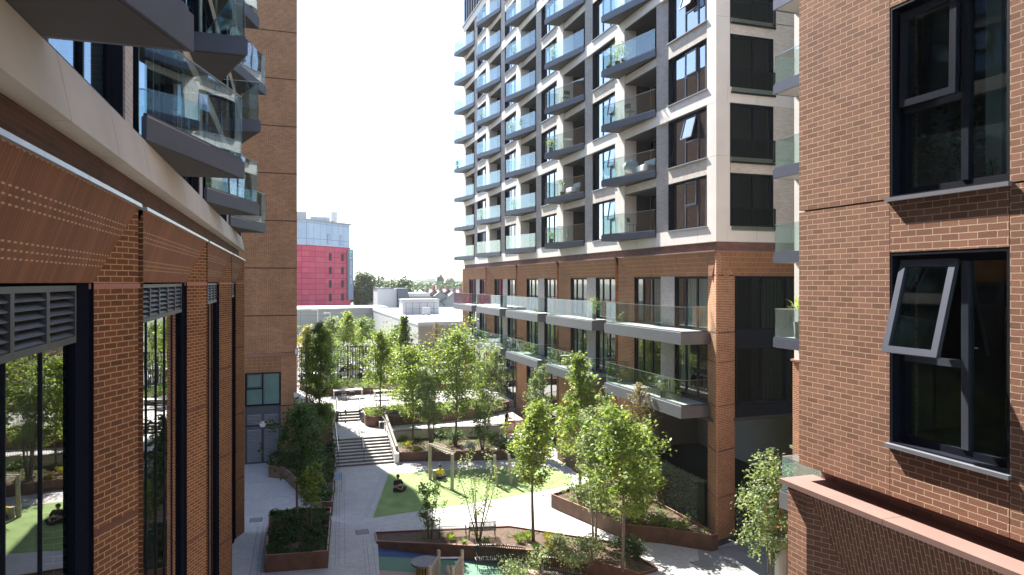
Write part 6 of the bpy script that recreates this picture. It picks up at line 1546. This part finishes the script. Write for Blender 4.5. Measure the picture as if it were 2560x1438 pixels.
# ------------------------------------------------------------------ far trees, houses, skyline
def blobtree(name, label, loc, H, W, n, ls, leaf, seed, trunk=True, shape=1.0, group=None):
    rg = np.random.default_rng(seed); t = thing(name, label, 'tree', loc, group, local=True)
    tk = MB(); tk.tube([(0, 0, 0), (0, 0, H * .35), (.1, 0, H * .7)], [H * .03, H * .025, H * .01], 7)
    k = 34; u = rg.normal(0, 1, (k, 3)); u /= np.linalg.norm(u, axis=1, keepdims=True)
    cc_ = u * rg.uniform(.45, .95, (k, 1)) * np.array([W / 2, W / 2, H * .40 * shape]) + np.array([0, 0, H * .58])
    for c in cc_[:10]: tk.tube([(0, 0, H * .35), tuple(c * .6 + np.array([0, 0, H * .15])), tuple(c)], [H * .015, H * .01, .03], 4, cap=False)
    tk.build('trunk', M['bark'], t)
    idx = rg.integers(0, k, n); v = rg.normal(0, 1, (n, 3)); v /= np.linalg.norm(v, axis=1, keepdims=True)
    C = cc_[idx] + v * (rg.uniform(.6, 1.0, (n, 1))) * np.array([W * .17, W * .17, H * .12])
    mesh_quads('crown', leaves(C, rg, ls, .8, 0), M[leaf], t); return t
x, y, _ = atd(903, 185); bt = blobtree('broad_tree', 'big round dark tree standing right of the red hotel', (x, y, GZ), 14.0, 9.5, 9000, .6, 'leaf_far', 1)
blobs = [(955, 230, 12, 9), (985, 215, 12.5, 8), (1005, 205, 12.5, 7)]
for i, (px, dd_, H, W) in enumerate(blobs):
    x, y, _ = atd(px, dd_); blobtree('far_tree', ('dark tree behind the white depot', 'rounder tree right behind the white depot', 'pointed tree directly behind the dark depot')[i], (x, y, GZ), H, W, 3500, .6, 'leaf_far', 10 + i)
x, y, _ = atd(1101, 520); blobtree('poplar_tree', 'tall twin poplar standing above the horizon woods', (x, y, GZ), 16.5, 6.0, 4000, .9, 'leaf_far', 20, shape=1.1)
x, y, _ = atd(1125, 560); blobtree('poplar_tree', 'round tree above the horizon right of the poplar', (x, y, GZ), 15.5, 9, 3000, .9, 'leaf_far', 21)
# woods on the horizon: stuff
def woods(label, px0, px1, d0, d1, H, n, seed, ls, W=9):
    rg = np.random.default_rng(seed); k = 150
    P = []
    for i in range(k):
        px = rg.uniform(px0, px1); dd_ = rg.uniform(d0, d1); x, y, _ = atd(px, dd_); P.append((x, y, H * rg.uniform(.6, 1.0), W * rg.uniform(.7, 1.3)))
    P = np.array(P); idx = rg.integers(0, k, n); v = rg.normal(0, 1, (n, 3)); v /= np.linalg.norm(v, axis=1, keepdims=True)
    C = np.stack([P[idx, 0] + v[:, 0] * P[idx, 3] / 2, P[idx, 1] + v[:, 1] * P[idx, 3] / 2, P[idx, 2] * .55 + np.abs(v[:, 2]) ** .7 * np.sign(v[:, 2]) * P[idx, 2] * .45], 1)
    C += rg.normal(0, .35, C.shape)
    o = mesh_quads('woods', leaves(C, rg, ls, .9, 0), M['leaf_far'], None); return tag(o, label, 'woods', kind='stuff')
woods('nearer belt of woodland behind the house roofs', 930, 1330, 250, 330, 9.5, 42000, 1, 1.5)
woods('middle belt of pale woodland', 880, 1400, 400, 560, 11.2, 42000, 2, 2.2, 12)
woods('hazy far belt of woodland on the horizon', 700, 1500, 800, 1200, 13.0, 42000, 3, 4.2, 26)
struct(flat('park_ground', [(-100, 900), (900, 900), (900, 2600), (-400, 2600)], .2, M['turf']))
# house roofs
def house(label, px, d, w, dep, eave, ridge, rz, wm, rm):
    x, y, _ = atd(px, d); t = thing('brick_house', label, 'house', (x, y, GZ), 'houses beyond the warehouse', local=True, rz=R(rz))
    m = MB(); m.box(-w / 2, w / 2, -dep / 2, dep / 2, 0, eave); m.v += [(-w / 2, -dep / 2, eave), (-w / 2, dep / 2, eave), (-w / 2, 0, ridge - .1), (w / 2, -dep / 2, eave), (w / 2, dep / 2, eave), (w / 2, 0, ridge - .1)]; m.f += [(8, 10, 9), (11, 12, 13)]
    m.build('wall', M[wm], t)
    m = MB(); o = .4
    for s in (-1, 1):
        m.hexa([(-w / 2 - o, s * (dep / 2 + o), eave - .3), (w / 2 + o, s * (dep / 2 + o), eave - .3), (w / 2 + o, 0, ridge), (-w / 2 - o, 0, ridge), (-w / 2 - o, s * (dep / 2 + o), eave - .1), (w / 2 + o, s * (dep / 2 + o), eave - .1), (w / 2 + o, 0, ridge + .2), (-w / 2 - o, 0, ridge + .2)])
    fixn(m.build('roof', M[rm], t)); m = MB(); m.box(-w / 2 + .5, -w / 2 + 1.3, -.4, .4, ridge - .8, ridge + 1.1); m.build('chimney', M['terra'], t)
    for sx in (-.25, .25): m = MB(); m.box(sx * w - .6, sx * w + .6, -dep / 2 - .04, -dep / 2 - .004, eave - 1.9, eave - .6); m.build('window', M['navy'], t)
HS = [(1062, 175, 7, 8, 4.8, 7.6, 90, 'panel_white', 'roof_tile', 'house with a tiled roof and white gable right of the low shop'), (1080, 180, 6, 8, 5.0, 8.2, 90, 'panel_white', 'roof_tile', 'steep brown roofed house second from the low shop'),
      (1097, 178, 6, 8, 5.0, 8.0, 90, 'panel_white', 'roof_slate', 'slate roofed house in the middle of the house row'), (1114, 182, 6, 8, 5.0, 8.3, 90, 'panel_tan', 'roof_tile', 'tan walled house fourth along the row'), (1130, 178, 6, 8, 4.8, 7.8, 90, 'panel_white', 'roof_slate', 'white walled house next to the far tower balcony'),
      (1146, 184, 6, 8, 5.0, 8.0, 90, 'panel_tan', 'roof_slate', 'last house of the row, partly behind the far tower balcony'), (1110, 205, 9, 8, 5.2, 8.2, 10, 'panel_white', 'roof_slate', 'long roofed house behind the house row'), (938, 190, 8, 8, 5, 8, 20, 'panel_white', 'roof_tile', 'small pale house beside the big round tree')]
for h in HS: house(h[9], *h[:9])
for i, (px, dd_, w, z) in enumerate(((955, 1300, 30, 14), (1060, 1500, 45, 16), (1078, 1500, 20, 19), (1140, 1450, 40, 14))):
    x, y, _ = atd(px, dd_); t = thing('far_block', ('low pale block at the left of the skyline', 'long hazy block on the skyline', 'taller hazy block on the skyline', 'low wide hazy block at the right of the skyline')[i], 'building', (x, y, 0))
    MB().box(x - w / 2, x + w / 2, y, y + 15, 0, z).build('wall', M['panel_white'], t)
    for k in range(3): MB().box(x - w / 2 + 1, x + w / 2 - 1, y - .2, y - .05, z - 3 - 3.5 * k, z - 1.6 - 3.5 * k).build('window_strip', M['slate'], t)

# ------------------------------------------------------------------ haze
hm = bpy.data.materials.new('haze'); hm.use_nodes = True; HN = hm.node_tree.nodes; HN.remove(HN['Principled BSDF'])
pvv = HN.new('ShaderNodeVolumePrincipled'); pvv.inputs['Color'].default_value = (.92, .96, 1, 1); pvv.inputs['Density'].default_value = 0.0002; pvv.inputs['Anisotropy'].default_value = 0.2
hm.node_tree.links.new(pvv.outputs[0], HN['Material Output'].inputs['Volume'])
hz = MB().box(-1600, 3600, -300, 5600, -2, 60).build('haze', hm); tag(hz, 'thin pale summer haze over the far town and woods', 'haze', kind='stuff')
